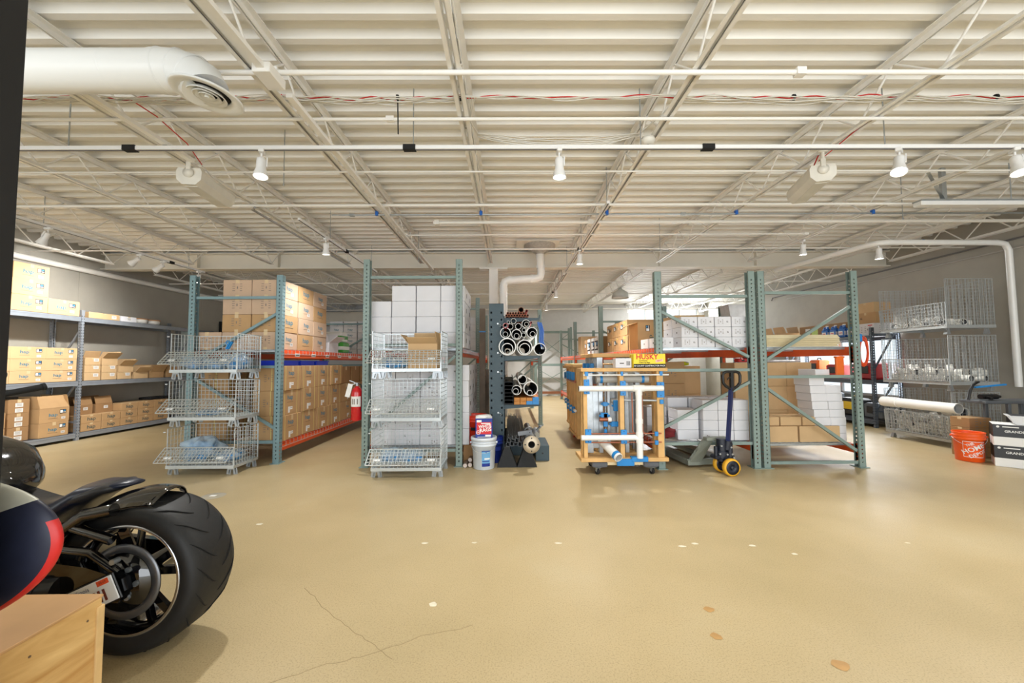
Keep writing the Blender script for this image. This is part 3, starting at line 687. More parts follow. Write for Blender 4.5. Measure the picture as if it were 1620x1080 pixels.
def lidded_tub(loc, label, group):
    r = MB().lathe([(0, 0), (.12, 0), (.135, .085), (.125, .085), (.112, .01), (0, .01)], 20).build('plastic_tub', mat('clear_white_plastic', (222, 220, 214), .3)); tag(r, label, 'tub', group)
    MB().lathe([(0, .1), (.142, .1), (.142, .084), (.13, .084)], 20).build('lid', mat('amber_lid', (196, 140, 84), .5), r); r.location = loc
for j, y in enumerate([8.46, 8.76]): lidded_tub((SX + .08, y, 2.162), ['round white tub with amber lid on the top left shelf, beside the flat white box', 'round white tub with amber lid on the top left shelf, furthest along'][j], 'lidded tubs on the top left shelf')
r = MB().bbox(-.13, .13, -.26, .26, 0, .05, .008).build('laptop_case', black_m); tag(r, 'flat black case resting on the low logo cartons of the bottom left shelf', 'case'); r.location = (SX, 9.0, .131 + .428)
MB().box(.13, .135, -.05, .05, .01, .035).build('handle', black, r)
r = MB().tube((0, 0, 0), (0, 0, .42), .03, 14).build('cardboard_tube', paper); tag(r, 'white tube standing behind the cartons on the middle left shelf', 'tube'); r.location = (-7.99 + .02, 6.72 + .5, 1.031 + .0)
MB().tube((0, 0, .42), (0, 0, .43), .032, 14).build('end_cap', black, r)

# ================================================================== stacking wire bins
def grid_panel(mb, w, h, M, sp=.05, r=.0022, r2=None, mi=0, frame=.004):
    """wire grid in local XZ, w wide centred, h high"""
    r2 = r2 or r
    n = max(1, round(w / sp)); m = max(1, round(h / sp))
    for i in range(n + 1):
        x = -w / 2 + i * w / n; q = frame if i in (0, n) else r; mb.box(x - q, x + q, -q, q, 0, h, mi, M)
    for j in range(m + 1):
        z = j * h / m; q = frame if j in (0, m) else r2; mb.box(-w / 2, w / 2, -q - .002, q - .002, z - q, z + q, mi, M)
def wire_bin(w, d, h, gate_out=.16, wm=None, sp=.05):
    """tier: origin at bottom centre of the feet; h = stacking height, front is -Y with a folded-down half gate"""
    wm = wm or wire; r = empty('wire_bin'); r['category'] = 'wire bin'; fz = .11; top = h - .02; H = top - fz
    mb = MB(); grid_panel(mb, w, d, T(0, 0, fz) @ RX(-PI / 2) @ T(0, 0, -d / 2), sp); mb.build('floor_grid', wm, r)
    mb = MB()
    for y in (-d / 2 + .01, d / 2 - .01): mb.box(-w / 2, w / 2, y - .015, y + .015, fz - .03, fz)
    for x in (-w / 2 + .01, w / 2 - .01): mb.box(x - .012, x + .012, -d / 2, d / 2, fz - .03, fz)
    mb.build('base_frame', wm, r)
    mb = MB(); grid_panel(mb, w, H, T(0, d / 2 - .004, fz), sp); mb.build('back_panel', wm, r)
    for s in (-1, 1):
        mb = MB(); grid_panel(mb, d - .02, H, T(s * (w / 2 - .004), 0, fz) @ RZ(PI / 2 * s), sp); mb.build('side_panel', wm, r)
    mb = MB(); grid_panel(mb, w - .02, H * .5, T(0, -d / 2 + .004, fz), sp); mb.build('front_panel', wm, r)
    g = MB(); a = math.asin(min(.95, gate_out / (H * .5))); grid_panel(g, w + .02, H * .48, T(0, -d / 2 - .006, fz + H * .5) @ RX(PI - a) , sp * .8, .0024); gt = g.build('drop_gate', wm, r)
    L = H * .48; mbx = MB()
    for s in (-1, 1): mbx.box(-.04, .04, -.006, -.002, 0, .03, 0, T(0, -d / 2 - .006, fz + H * .5) @ RX(PI - a) @ T(s * w * .38, -.006, L - .09))
    mbx.build('card_holder', paper, gt)
    for sx in (-1, 1):
        for sy in (-1, 1):
            mb = MB(); x, y = sx * (w / 2 - .05), sy * (d / 2 - .05)
            mb.prism([(-.035, fz - .028), (.035, fz - .028), (.048, .012), (.034, .012), (.024, fz - .05), (-.024, fz - .05), (-.034, .012), (-.048, .012)], y - .02, y - .016, 0, T(x, 0, 0))
            for s in (-1, 1): mb.bar((x + s * .03, y, fz - .03), (x + s * .042, y, 0), .004, .05)
            mb.bar((x - .035, y, fz - .03), (x + .035, y, fz - .03), .05, .004); mb.bar((x + .03, y + .0, .008), (x + .055, y, .0), .01)
            mb.build('leg', galv, r)
    for s in (-1, 1): MB().tube((s * (w / 2 + .004), -d / 2 - .01, fz + H * .92), (s * (w / 2 + .004) + s * .02, -d / 2 - .02, fz + H * .92), .007, 6).build('hook', wm, r)
    return Proto(r)
TH = .565
pBin = wire_bin(.80, .46, TH)
LB = (-3.655, 5.10); MBN = (-1.185, 4.92)
for k in range(3):
    pBin.put((LB[0] + jit(.004), LB[1], k * TH), f'zinc wire bin with folded-down gate before the blue-green rack, {["bottom","middle","top"][k]} of three', 'wire bins before the blue-green rack')
for k in range(3):
    pBin.put((MBN[0] + jit(.004), MBN[1] - .0, k * TH), f'zinc wire bin with folded-down gate before the tall rack, {["bottom","middle","top"][k]} of three', 'wire bins before the tall rack')
# things in the bins
bagm = mat('clear_blue_bag', (150, 196, 228), .15, var=.25, scale=14, alpha=.75, trans=.2); bag_b = mat('blue_bundle', (70, 150, 215), .4, var=.15, scale=12); bag_w = mat('cloudy_bag', (196, 220, 240), .2, alpha=.5, var=.2, scale=18)
def bag(loc, r, seed, label, group, m=None, core=True):
    o = MB().blob((0, 0, r[2]), r, 0, seed, .42, 30, 18, freq=6).build('plastic_bag', m or bag_w); tag(o, label, 'bag', group); o.location = loc
    if core:
        mb = MB(); rnd = random.Random(seed)
        for i in range(16):
            a = rnd.uniform(-.5, .5); x, y = rnd.uniform(-.5, .5) * r[0], rnd.uniform(-.4, .4) * r[1]; z = r[2] * rnd.uniform(.5, 1.2)
            mb.bar((x - .6 * r[0] * math.cos(a) * .6, y - .3 * r[1] * math.sin(a), z), (x + .6 * r[0] * math.cos(a) * .6, y + .3 * r[1] * math.sin(a), z + .01), .018, .012)
        mb.blob((0, 0, r[2] * .8), (r[0] * .85, r[1] * .8, r[2] * .8), 0, seed + 5, .4, 16, 10, freq=5); mb.build('blue_contents', bag_b, o)
    return o
BF = .118
lbx, lby = LB
for i, (x, k, rx, rz) in enumerate([(-.15, 0, .20, .15), (.20, 0, .13, .07)]): bag((lbx + x, lby, k * TH + BF), (rx, .17, rz), 3 + i, ['large cloudy bag of blue fittings in the bottom bin before the blue-green rack', 'small cloudy bag of blue fittings beside the large one, bottom bin before the blue-green rack'][i], 'bags in the bins')
for i, (x, rx, rz) in enumerate([(-.05, .18, .035)]): bag((lbx + x, lby, TH + BF), (rx, .15, rz), 8, 'flat bag of blue pieces in the middle bin before the blue-green rack', 'bags in the bins')
for i, (x, rx, rz) in enumerate([(-.24, .14, .085), (.02, .13, .07), (.25, .12, .1)]): bag((lbx + x, lby, 2 * TH + BF), (rx, .17, rz), 12 + i, f'cloudy bag of blue pieces in the top bin before the blue-green rack, {ORD[i]} across', 'bags in the bins')
mbx, mby = MBN
for i, (x, rx, rz) in enumerate([(-.22, .13, .09), (.02, .13, .08)]): bag((mbx + x, mby, BF), (rx, .16, rz), 22 + i, f'cloudy bag of curled blue pieces in the bottom bin before the tall rack, {ORD[i]} across', 'bags in the bins')
bag((mbx - .2, mby, 2 * TH + BF), (.15, .17, .07), 31, 'cloudy bag of blue pieces in the top bin before the tall rack', 'bags in the bins')
o = make_carton(.34, .30, .29, card_l, (), flaps={'-Y': .1 + 1.0, '-X': .7, '+X': -.2, '+Y': -.1}).put((mbx + .17, mby, 2 * TH + BF), 'open tan carton sitting in the top wire bin before the tall rack')
# blue clip hung on the side of the top left bin
r = empty('spring_clamp', (lbx + .30, lby - .238, 2 * TH + .36)); tag(r, 'blue clamp hung on the front corner of the top bin before the blue-green rack', 'clamp')
MB().bar((0, 0, 0), (.055, -.012, .085), .02, .016).build('handle', blue_pl, r); MB().bar((-.025, -.0, .0), (.03, -.012, .085), .018, .016).build('handle', blue_pl, r); MB().path([(-.01, 0, .04), (-.03, 0, .08), (-.015, 0, .1), (.01, 0, .09)], .006).build('hook', blue_pl, r)

# tall wire bins at the right wall: gate faces -X
TR = .845
def tall_bin(w, d, h):
    r = empty('wire_bin'); r['category'] = 'wire bin'; fz = .13; top = h - .02; H = top - fz; wm = wire_dark
    mb = MB(); grid_panel(mb, w, d, T(0, 0, fz) @ RX(-PI / 2) @ T(0, 0, -d / 2), .05, .0026); mb.build('floor_grid', wm, r)
    mb = MB()
    for y in (-d / 2 + .01, d / 2 - .01): mb.box(-w / 2, w / 2, y - .015, y + .015, fz - .04, fz)
    for x in (-w / 2 + .01, w / 2 - .01): mb.box(x - .012, x + .012, -d / 2, d / 2, fz - .04, fz)
    mb.build('base_frame', wm, r)
    for nm, M, ww, hh in (('back_panel', T(0, d / 2 - .004, fz), w, H), ('side_panel', T(w / 2 - .004, 0, fz) @ RZ(PI / 2), d - .02, H), ('side_panel', T(0, -d / 2 + .004, fz), w - .02, H), ('front_panel', T(-w / 2 + .004, 0, fz) @ RZ(-PI / 2), d - .02, H * .5)):
        mb = MB(); grid_panel(mb, ww, hh, M, .05, .0026, .0018)
        for i in range(int(ww / .05)): 
            if i % 2 == 0: mb.box(-ww / 2 + .02 + i * .05, -ww / 2 + .025 + i * .05, -.003, .003, 0, hh, 0, M)
        mb.build(nm, wm, r)
    mb = MB(); grid_panel(mb, d - .04, H * .46, T(-w / 2 - .012, 0, fz + H * .03) @ RZ(-PI / 2) @ RX(.06), .05, .0026); mb.build('drop_gate', wm, r)
    for sx in (-1, 1):
        for sy in (-1, 1):
            x, y = sx * (w / 2 - .07), sy * (d / 2 - .06); mb = MB()
            mb.bar((x, y, fz - .035), (x - .03, y, .0), .05, .008); mb.bar((x, y, fz - .035), (x + .03, y, 0), .008, .05); mb.build('leg', galv, r)
    return Proto(r)
pTall = tall_bin(.74, 1.06, TR)
RBX, RBY = 6.86, 6.46
for k in range(3): pTall.put((RBX, RBY, k * TR), f'tall grey wire bin of plastic offcuts against the right wall, {["bottom","middle","top"][k]} of three', 'tall wire bins at the right wall')
# offcuts: short pipes and fittings
def fitting(kind, seed):
    rnd = random.Random(seed); L = rnd.uniform(.10, .22); R_ = rnd.uniform(.03, .055)
    mb = MB().pipe((-L / 2, 0, 0), (L / 2, 0, 0), R_, .006, 14, 0, 1)
    if kind == 1: mb.pipe((0, 0, 0), (0, 0, L * .45), R_ * .95, .006, 14, 0, 1)
    if kind == 2: mb = MB().path([(-L / 2, 0, 0), (-L / 6, 0, 0), (0, 0, .02), (.05, 0, .06), (.06, 0, .12)], R_, 14)
    r = mb.build(['pipe_offcut', 'tee_fitting', 'elbow_fitting'][kind], [mat('milky_pvc', (226, 224, 216), .35, var=.03), pvc_in]); r['category'] = 'fitting'
    MB().pipe((L / 2 - .02, 0, 0), (L / 2 + .004, 0, 0), R_ + .005, .006, 14).build('collar', MATS['milky_pvc'], r) if kind < 2 else None
    return Proto(r)
fits = [fitting(k, 40 + k + 3 * q) for q in range(2) for k in range(3)]
rf = random.Random(5); NOUN = ['offcut', 'tee', 'elbow']
def fill_bin(k, n, zmax, word):
    cells = []
    for iz in range(zmax):
        for iy in range(7):
            for ix in range(3): cells.append((ix, iy, iz))
    cells = cells[:]; rf.shuffle(cells); cells.sort(key=lambda c: c[2]); m = 0
    for (ix, iy, iz) in cells[:n]:
        f = fits[rf.randrange(6)]; kind = {'pipe_offcut': 'short white pipe offcut', 'tee_fitting': 'white plastic tee fitting', 'elbow_fitting': 'white plastic elbow fitting'}[f.root.name.split('.')[0]]
        o = f.put((RBX - .24 + ix * .22, RBY - .42 + iy * .135, k * TR + .135 + .05 + iz * .085), f'{kind}, {word} tall bin, {ORD[iy]} deep, {["by the gate","in the centre","by the wall"][ix]}, {ORD[iz]} layer', f'plastic offcuts in the {word} tall bin', rf.uniform(0, 3.1))
        if o.rotation_euler: o.rotation_euler = (rf.uniform(-.5, .5) if iz else 0, 0, rf.uniform(0, 3.1))
fill_bin(0, 60, 3, 'bottom'); fill_bin(1, 40, 2, 'middle'); fill_bin(2, 19, 1, 'top')
pb_ = MB().pipe((0, 0, 0), (0, 1.15, 0), .075, .007, 26, 0, 1).build('drain_pipe', [pvc, mat('pale_bore', (200, 200, 196), .5)]); tag(pb_, 'long wide white pipe lying over the front of the bottom tall wire bin', 'pipe'); pb_.location = (RBX - .365, RBY - .62, .60)
MB().pipe((0, .9, 0), (0, 1.18, 0), .082, .007, 26).build('bell_end', pvc, pb_)
mb = MB().pipe((0, 0, 0), (0, .25, 0), .07, .006, 22, 0, 1); r = mb.build('drain_pipe', [MATS['milky_pvc'], pvc_in]); tag(r, 'short wide white pipe beside the long one on the bottom tall wire bin', 'pipe'); r.location = (RBX - .19, RBY - .52, .53)
MB().pipe((0, -.02, 0), (0, .05, 0), .077, .006, 22).build('collar', MATS['milky_pvc'], r)

# ================================================================== cantilever pipe storage beside the column
slate_in = mat('dark_slate_edge', (40, 52, 58), .6)
r = empty('cantilever_rack', (-.17, 5.62, 0)); tag(r, 'slate blue cantilever upright with punched holes holding pipes on its arms', 'rack')
mb = MB(); Wc, Hc = .20, 2.12
for z in (0,): holed(mb, Wc, Hc, [-.07, .07], .10, .022, T(0, -.08, 0), z0=.08)
holed(mb, .16, Hc, [0], .1, .016, T(Wc / 2, 0, 0) @ RZ(PI / 2)); holed(mb, .16, Hc, [0], .1, .016, T(-Wc / 2, 0, 0) @ RZ(-PI / 2)); mb.add([(-Wc / 2, .08, 0), (Wc / 2, .08, 0), (Wc / 2, .08, Hc), (-Wc / 2, .08, Hc)], [(0, 1, 2, 3)])
mb.box(-Wc / 2, Wc / 2, -.08, .08, Hc - .004, Hc); mb.build('upright', rack_slate, r)
MB().bbox(-.1, .66, -.09, .09, 0, .16, .006).build('base_foot', rack_slate, r, (0, .25, 0))
ARMS = (.74, 1.40, 1.925)
for z in ARMS:
    for dy in (0, 1.5):
        mb = MB().prism([(.1, z - .07), (.60, z - .03), (.60, z), (.1, z)], -.03 + dy, .03 + dy)
        if dy == 0: mb.bar((.595, -.03, z), (.595, -.03, z + .04), .012, .05)
        mb.build('arm', rack_slate, r)
MB().box(-Wc / 2, Wc / 2, 1.42, 1.58, 0, Hc).build('rear_upright', rack_slate, r)
for z in (.63, 1.18, 1.44, 1.84):
    mb = MB().tube((.02, -.085, z), (.02, -.10, z), .012, 8); mb.path([(.02, -.1, z), (.05, -.11, z - .01), (.07, -.1, z - .03), (.05, -.1, z - .04)], .0025, 5); mb.build('locking_pin', wire, r)
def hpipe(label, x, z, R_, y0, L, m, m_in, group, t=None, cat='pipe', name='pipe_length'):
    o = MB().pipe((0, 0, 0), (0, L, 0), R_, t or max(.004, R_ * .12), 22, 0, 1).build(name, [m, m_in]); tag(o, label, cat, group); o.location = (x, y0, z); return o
# white pipes on the arms at z = 1.40 and .88 ; px -> metres at 5.6 m
zb = 1.402
rows = [(-.055, zb + .10, .118, 'widest white pipe at the upright on the upper arm'), (.165, zb + .105, .107, 'second widest white pipe, middle of the upper arm'), (.365, zb + .085, .083, 'wide thin-walled white pipe at the arm tip')]
for i, (x, z, R_, lb) in enumerate(rows):
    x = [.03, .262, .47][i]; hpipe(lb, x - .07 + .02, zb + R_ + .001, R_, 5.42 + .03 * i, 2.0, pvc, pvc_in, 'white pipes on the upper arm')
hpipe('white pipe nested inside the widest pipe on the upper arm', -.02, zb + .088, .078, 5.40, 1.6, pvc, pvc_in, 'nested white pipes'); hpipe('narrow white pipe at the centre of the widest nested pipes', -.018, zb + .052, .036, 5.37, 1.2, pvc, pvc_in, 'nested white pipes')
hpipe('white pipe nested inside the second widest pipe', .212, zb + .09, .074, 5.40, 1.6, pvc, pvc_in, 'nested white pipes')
r2 = [(-.045, .305, .073, 'white pipe resting above the widest pipe'), (.105, .285, .07, 'white pipe in the middle of the second layer'), (.315, .31, .074, 'white pipe above the arm tip, second layer'), (.20, .335 - .06, .03, 'thin white pipe between the second layer pipes'), (.205, .345, .026, 'upper thin white pipe between the second layer pipes'),
      (.02, .395, .04, 'small white pipe lying over the second layer by the upright'), (-.05, .41, .028, 'tiny white pipe against the upright'), (.13, .395, .042, 'small white pipe lying centrally in the third layer'), (.235, .43, .058, 'larger white pipe crowning the third layer'), (.065, .465, .036, 'white pipe topmost of the whole bundle'), (-.005, .452, .02, 'thinnest white pipe near the top of the bundle')]
for i, (x, z, R_, lb) in enumerate(r2): hpipe(lb, x, zb + z, R_, 5.44 + .02 * (i % 3), 1.9, pvc, pvc_in, 'smaller white pipes on the upper arm')
for i, (x, z, R_) in enumerate([(-.045, .285, .034), (.105, .262, .036), (.32, .285, .036), (.24, .42, .03)]): hpipe(f'narrow white pipe nested in a second layer pipe, {ORD[i]} from the upright', x, zb + z, R_, 5.41, 1.5, pvc, pvc_in, 'narrow nested pipes')
# lower arm pipes
za = .742
for x, z, R_, y0, lb in [(.29, .215, .098, 5.45, 'widest white pipe on the lower arm'), (.10, .195, .066, 5.48, 'white pipe on the lower arm by the upright'), (.18, .335, .062, 5.5, 'white pipe bridging the two lower arm pipes'),
                   (.275, .16, .036, 5.43, 'narrow pipe nested in the widest lower pipe'), (.09, .18, .038, 5.46, 'narrow pipe nested in the lower pipe by the upright')]: hpipe(lb, x, za + z, R_, y0, 1.8, pvc, pvc_in, 'white pipes on the lower arm')
# lumber ends below them
lw = mat('amber_lumber', (196, 130, 58), .6, var=.1); k = 0
for row in range(2):
    for i in range(4):
        b_ = row == 0 and i >= 2 or (row == 1 and i == 3)
        o = MB().bbox(-.04, .04, 0, 1.8, 0, .045, .003, 0).build('lumber_length', [lw]); tag(o, f'{"blue-ended" if b_ else "amber"} board end on the lower arm, {["lower","upper"][row]} layer, {ORD[i]} from the upright', 'board', 'boards on the lower arm'); o.location = (.105 + .084 * i, 5.47, za + .001 + row * .047)
        if b_: MB().box(-.041, .041, -.002, .12, 0, .046).build('painted_end', blue_pl, o)
# copper tubes on top arm
zc = 1.927
for row, n_ in ((0, 9), (1, 7)):
    for i in range(n_): hpipe(f'copper tube on the top arm, {["lower","upper"][row]} layer, {ORD[i]} from the upright', -.03 + .036 * i + row * .018, zc + .017 + row * .032, .0165, 5.46 + .01 * ((i * 7) % 4), 1.9, copper, pvc_in, 'copper tubes on the top arm', .0025, 'tube', 'copper_tube')
hpipe('wider dark copper tube lying over the small ones', .17, zc + .10, .036, 5.5, 1.8, copper, pvc_in, None, .003, 'tube', 'copper_tube')
hpipe('orange-red tube end next to the wide dark copper tube', .245, zc + .083, .017, 5.48, 1.8, red, pvc_in, None, .003, 'tube', 'plastic_tube')
hpipe('short red pipe sticking out by the upright top', -.04, 1.80, .035, 5.4, .5, red, pvc_in, None, .005, 'pipe', 'red_pipe')
hpipe('red plastic tube hanging under the copper tubes', .30, 1.84, .014, 5.4, 1.2, red, pvc_in, None, .003, 'tube', 'plastic_tube')
for i in range(3):
    o = MB().path([(0, 0, 0), (.03, -.02, -.12), (.02, -.03, -.26), (.05, 0, -.34)], .012, 8).build('blue_hose', mat('blue_hose_rubber', (60, 110, 190), .4)); tag(o, f'blue hose hanging from the top arm tip, {ORD[i]} outward', 'hose', 'blue hoses at the arm tip'); o.location = (.40 + i * .025, 5.55 + .04 * i, 1.88 - .02)
    MB().tube((.045, 0, -.34), (.055, .0, -.37), .015, 8).build('coupling', galv, o)
# black strut channels stacked on edge beside upright
bs = mat('black_steel', (38, 40, 42), .5, .3)
def channel(L, w=.041, h=.041, t=.003, m=bs, name='strut_channel', holes=False):
    mb = MB().box(-w / 2, w / 2, 0, L, 0, t); mb.box(-w / 2, -w / 2 + t, 0, L, t, h); mb.box(w / 2 - t, w / 2, 0, L, t, h); mb.box(-w / 2 + t, -w / 2 + .01, 0, L, h - t, h); mb.box(w / 2 - .01, w / 2 - t, 0, L, h - t, h)
    r = mb.build(name, m); r['category'] = 'channel'; return Proto(r)
pc = channel(1.9, .12, .045, .004)
for k in range(7): pc.put((-.005 + .0, 5.43, .757 + k * .048), f'black steel channel racked against the upright, {ORD[k]} from below', 'black steel channels at the upright')
r = MB().bbox(-.07, .10, 0, 1.5, .741, .755, .003).build('shelf_board', bs); tag(r, 'thin dark plate carrying the stacked black channels', 'plate'); r.location = (-.0, 5.5, 0)
pg = channel(2.2, .041, .041, .0025, mat('grey_strut', (112, 116, 120), .4, .5))
for row in range(3):
    for i in range([4, 5, 3][row]): pg.put((-.02 + .05 * i + row * .012, 5.10 + .04 * ((i + row) % 3), .262 + row * .045), f'grey steel strut lying on the black blocks, {["lowest","middle","top"][row]} layer, {ORD[i]} across', 'grey struts on the black blocks', 0)
o = MB().box(-.09, .09, 0, .04, 0, .05).build('strut_offcut', mat('grey_strut', (112, 116, 120))); tag(o, 'short strut offcut laid across the ends of the grey struts', 'strut offcut'); o.location = (.20, 5.14, .35 + .047); o.rotation_euler = (0, -.12, 0)
MB().tube((.06, -.002, .025), (.06, 0, .025), .008, 8).build('bolt_hole', black, o)
# rubber wedge blocks on floor
def wedge(x, y, label):
    o = MB().prism([(-.125, 0), (.125, 0), (.035, .24), (-.035, .24)], 0, .16).build('support_block', mat('black_rubber', (34, 36, 38), .8, bump=.3, scale=60)); tag(o, label, 'block', 'black support blocks'); o.location = (x, y, 0)
    MB().box(-.036, .036, -.0, .16, .24, .258).build('grip_pad', mat('black_rubber2', (48, 50, 50), .9), o)
wedge(-.03, 5.12, 'black tapered rubber block under the grey struts, beside the white bucket'); wedge(.22, 5.12, 'black tapered rubber block under the flanged pipe')
wedge(-.03, 6.4, 'black tapered rubber block at the far end of the grey struts'); wedge(.22, 6.4, 'black tapered rubber block at the far end of the flanged pipe')
r = empty('flanged_pipe', (.27, 4.98, .308)); tag(r, 'grey steel pipe with round bolted flange lying beside the struts', 'pipe')
fl = mat('flange_face', (190, 178, 156), .45, .4)
mb = MB(); n_ = 32
mb.lathe([(.042, 0), (.105, 0), (.105, .02), (.042, .02), (.042, 0)], n_, 0, RX(-PI / 2)); mb.build('flange', fl, r)
mb = MB()
for a in range(4): mb.tube((.078 * math.cos(a * PI / 2), -.0015, .078 * math.sin(a * PI / 2)), (.078 * math.cos(a * PI / 2), .001, .078 * math.sin(a * PI / 2)), .009, 10)
mb.build('bolt_hole', black, r)
MB().pipe((0, .02, 0), (0, 1.3, .03), .045, .004, 22).build('pipe_body', mat('grey_steel_pipe', (120, 120, 118), .4, .6), r)
for yy in (.35, .5, .85): MB().lathe([(.045, 0), (.075, .0), (.08, .02), (.075, .05), (.045, .05)], 20, 0, T(0, yy, .01) @ RX(-PI / 2)).build('coupling', mat('grey_steel_pipe', (0, 0, 0)), r)
r = empty('valve', (.36, 5.50, .36)); tag(r, 'chromed gate valve lying against the flanged pipe', 'valve'); MB().tube((0, -.08, -.02), (0, .1, .02), .045, 14).lathe([(0, -.09), (.055, -.09), (.055, -.06), (.03, -.05)], 16, 0, RX(PI / 2) @ T(0, 0, .0)).build('body', galv, r); MB().tube((0, 0, .03), (.06, -.05, .1), .016, 10).lathe([(.03, 0), (.038, .005), (.03, .01)], 14, 0, T(.06, -.05, .1)).build('handwheel', galv, r)
o = MB().bbox(-.09, .09, -.3, .3, 0, .2, .004).build('steel_crate', rack_slate); tag(o, 'slate steel beam stub on the floor right of the flanged pipe', 'beam stub'); o.location = (.48 - .04, 5.75, .0); MB().tube((0, -.304, .1), (0, -.3, .1), .012, 8).build('bolt_hole', black, o)
# boards leaning between white cartons and the slate upright
pw = mat('grey_brown_board', (128, 112, 96), .7, var=.12, scale=10)
for i, (x, y, h, w_) in enumerate([(-.41, 6.3, 2.15, .09), (-.36, 6.6, 1.2, .07), (-.47, 6.9, 1.7, .06)]):
    o = MB().bbox(-w_ / 2, w_ / 2, -.02, .02, 0, h, .003).build('leaning_board', pw); tag(o, ['tall grey-brown board standing between the white cartons and slate upright', 'short board standing beside the slate upright', 'middle-height board standing deep behind the tall one'][i], 'board'); o.location = (x, y, 0)
    if i == 0: MB().box(-.05, .05, -.023, .023, 1.78, 1.80).build('tape_band', blue_pl, o)
# pipes lying on floor left of bucket
for i in range(4): 
    o = MB().tube((0, 0, 0), (0, 2.6, 0), .027, 12).build('conduit_length', mat('dull_tube', (150, 136, 124), .4, .4)); tag(o, f'long dull steel tube left of the white bucket, {ORD[i]} from the rack post', 'tube', 'long tubes on the floor'); o.location = ([-.555, -.495, -.435, -.50][i], 5.12 + .03 * i, [.028, .028, .028, .078][i]); MB().tube((0, -.004, 0), (0, 0, 0), .024, 12).build('end_plug', mat('pale_plug', (210, 196, 186), .6), o)

# ---- buckets
def bucket(label, loc, m, R0=.131, R1=.150, h=.37, lid=None, handle=True, name='bucket', rz=0):
    r = empty(name, loc, rz); tag(r, label, 'bucket')
    mb = MB(); pr = [(0, 0), (R0 - .006, 0), (R0, .006), (R1 - .006, h - .09), (R1 + .004, h - .088), (R1 + .004, h - .075), (R1, h - .07), (R1, h - .055), (R1 + .006, h - .05), (R1 + .006, h - .04), (R1 + .001, h - .035), (R1 + .002, h - .012), (R1 + .007, h - .008), (R1 + .007, h), (R1 - .002, h)]
    if not lid: pr += [(R1 - .005, h - .01), (R0 - .004, .008), (0, .008)]
    else: pr += [(0, h)]
    mb.lathe(pr, 40); mb.build('body', m, r)
    if lid: MB().lathe([(0, h + .012), (R1 - .015, h + .012), (R1 - .012, h + .018), (R1 + .008, h + .018), (R1 + .013, h + .01), (R1 + .013, h - .022), (R1 + .009, h - .022)], 40).build('lid', lid, r)
    if handle:
        pts = []
        for i in range(17):
            a = PI * i / 16; pts.append(((R1 + .01) * math.cos(a), -abs(math.sin(a)) * (R1 + .012), h - .055 - .105 * math.sin(a)))
        MB().path(pts, .0022, 6).build('wire_handle', wire, r)
        MB().tube((R1, 0, h - .055), (R1 + .02, 0, h - .055), .014, 10).tube((-R1, 0, h - .055), (-R1 - .02, 0, h - .055), .014, 10).build('handle_ear', m, r)
    return r
def curved_label(r, R_, z0, z1, a0, a1, items, base, name='label'):
    """label wrapped round the front (-Y); items: (text, u, v, size, mat index)"""
    mb = MB(); n_ = 14
    for i in range(n_):
        p = a0 + (a1 - a0) * i / n_; q = a0 + (a1 - a0) * (i + 1) / n_
        f = lambda a, z: ((R_ + (z - z0) * RSL[0]) * math.sin(a), -(R_ + (z - z0) * RSL[0]) * math.cos(a), z)
        mb.add([f(p, z0), f(q, z0), f(q, z1), f(p, z1)], [(0, 1, 2, 3)], 0)
    for it in items:
        if it[0] == 'rect':
            _, ua, ub, va, vb, mi = it
            for i in range(8):
                p = a0 + (a1 - a0) * (ua + (ub - ua) * i / 8); q = a0 + (a1 - a0) * (ua + (ub - ua) * (i + 1) / 8); c0, c1 = z0 + (z1 - z0) * va, z0 + (z1 - z0) * vb; e = .0012 * (1 + mi * .3)
                f = lambda a, z: ((R_ + e + (z - z0) * RSL[0]) * math.sin(a), -(R_ + e + (z - z0) * RSL[0]) * math.cos(a), z)
                mb.add([f(p, c0), f(q, c0), f(q, c1), f(p, c1)], [(0, 1, 2, 3)], mi)
        else:
            t, u, v, s, mi = it[:5]; rot = it[5] if len(it) > 5 else 0
            vs, fs = text_geo(t, .015); cz = z0 + (z1 - z0) * v; ca = a0 + (a1 - a0) * u; out = []
            for vv in vs:
                x = (vv.x * math.cos(rot) - vv.y * math.sin(rot)) * s; yv = (vv.x * math.sin(rot) + vv.y * math.cos(rot)) * s
                z = cz + yv; rr = R_ + .0028 + (z - z0) * RSL[0]; a = ca + x / R_; out.append((rr * math.sin(a), -rr * math.cos(a), z))
            mb.add(out, fs, mi)
    mb.build(name, base, r)
RSL = [.06]
whb = mat('white_bucket_plastic', (214, 222, 230), .4); navy = mat('label_navy', (24, 50, 140), .5, var=0); sky_ = mat('label_sky', (110, 170, 215), .5, var=0)
b1 = bucket('white lidded bucket with blue label, on the floor under the rag box', (-.32, 5.13, 0), whb, lid=whb)
curved_label(b1, .1335, .045, .235, -.12, .62, [('rect', 0, 1, .95, 1, 3), ('rect', 0, 1, .55, .95, 2), ('rect', .3, .95, .44, .54, 1), ('rect', 0, 1, 0, .2, 3), ('rect', .05, .9, .3, .36, 3), ('rect', .05, .4, .06, .12, 1), ('rect', .45, .56, .83, .92, 3)], [sky_, paper, sky_, navy])
b2 = bucket('red-orange bucket standing behind the white bucket and rag box', (-.47 + .02, 5.48, .245), mat('red_orange_plastic', (214, 52, 24), .4))
MB().tube((-.05, -.153, .2), (.03, -.158, .2), .02, 8).build('worn_mark', black_m, b2)
o = MB().bbox(-.15, .15, -.15, .15, 0, .243, .004).build('carton', card_d); tag(o, 'dull carton on the floor under the red-orange bucket', 'box'); o.location = (-.45, 5.49, 0); MB().box(-.151, .151, -.025, .025, .2, .244).build('packing_tape', tape, o)
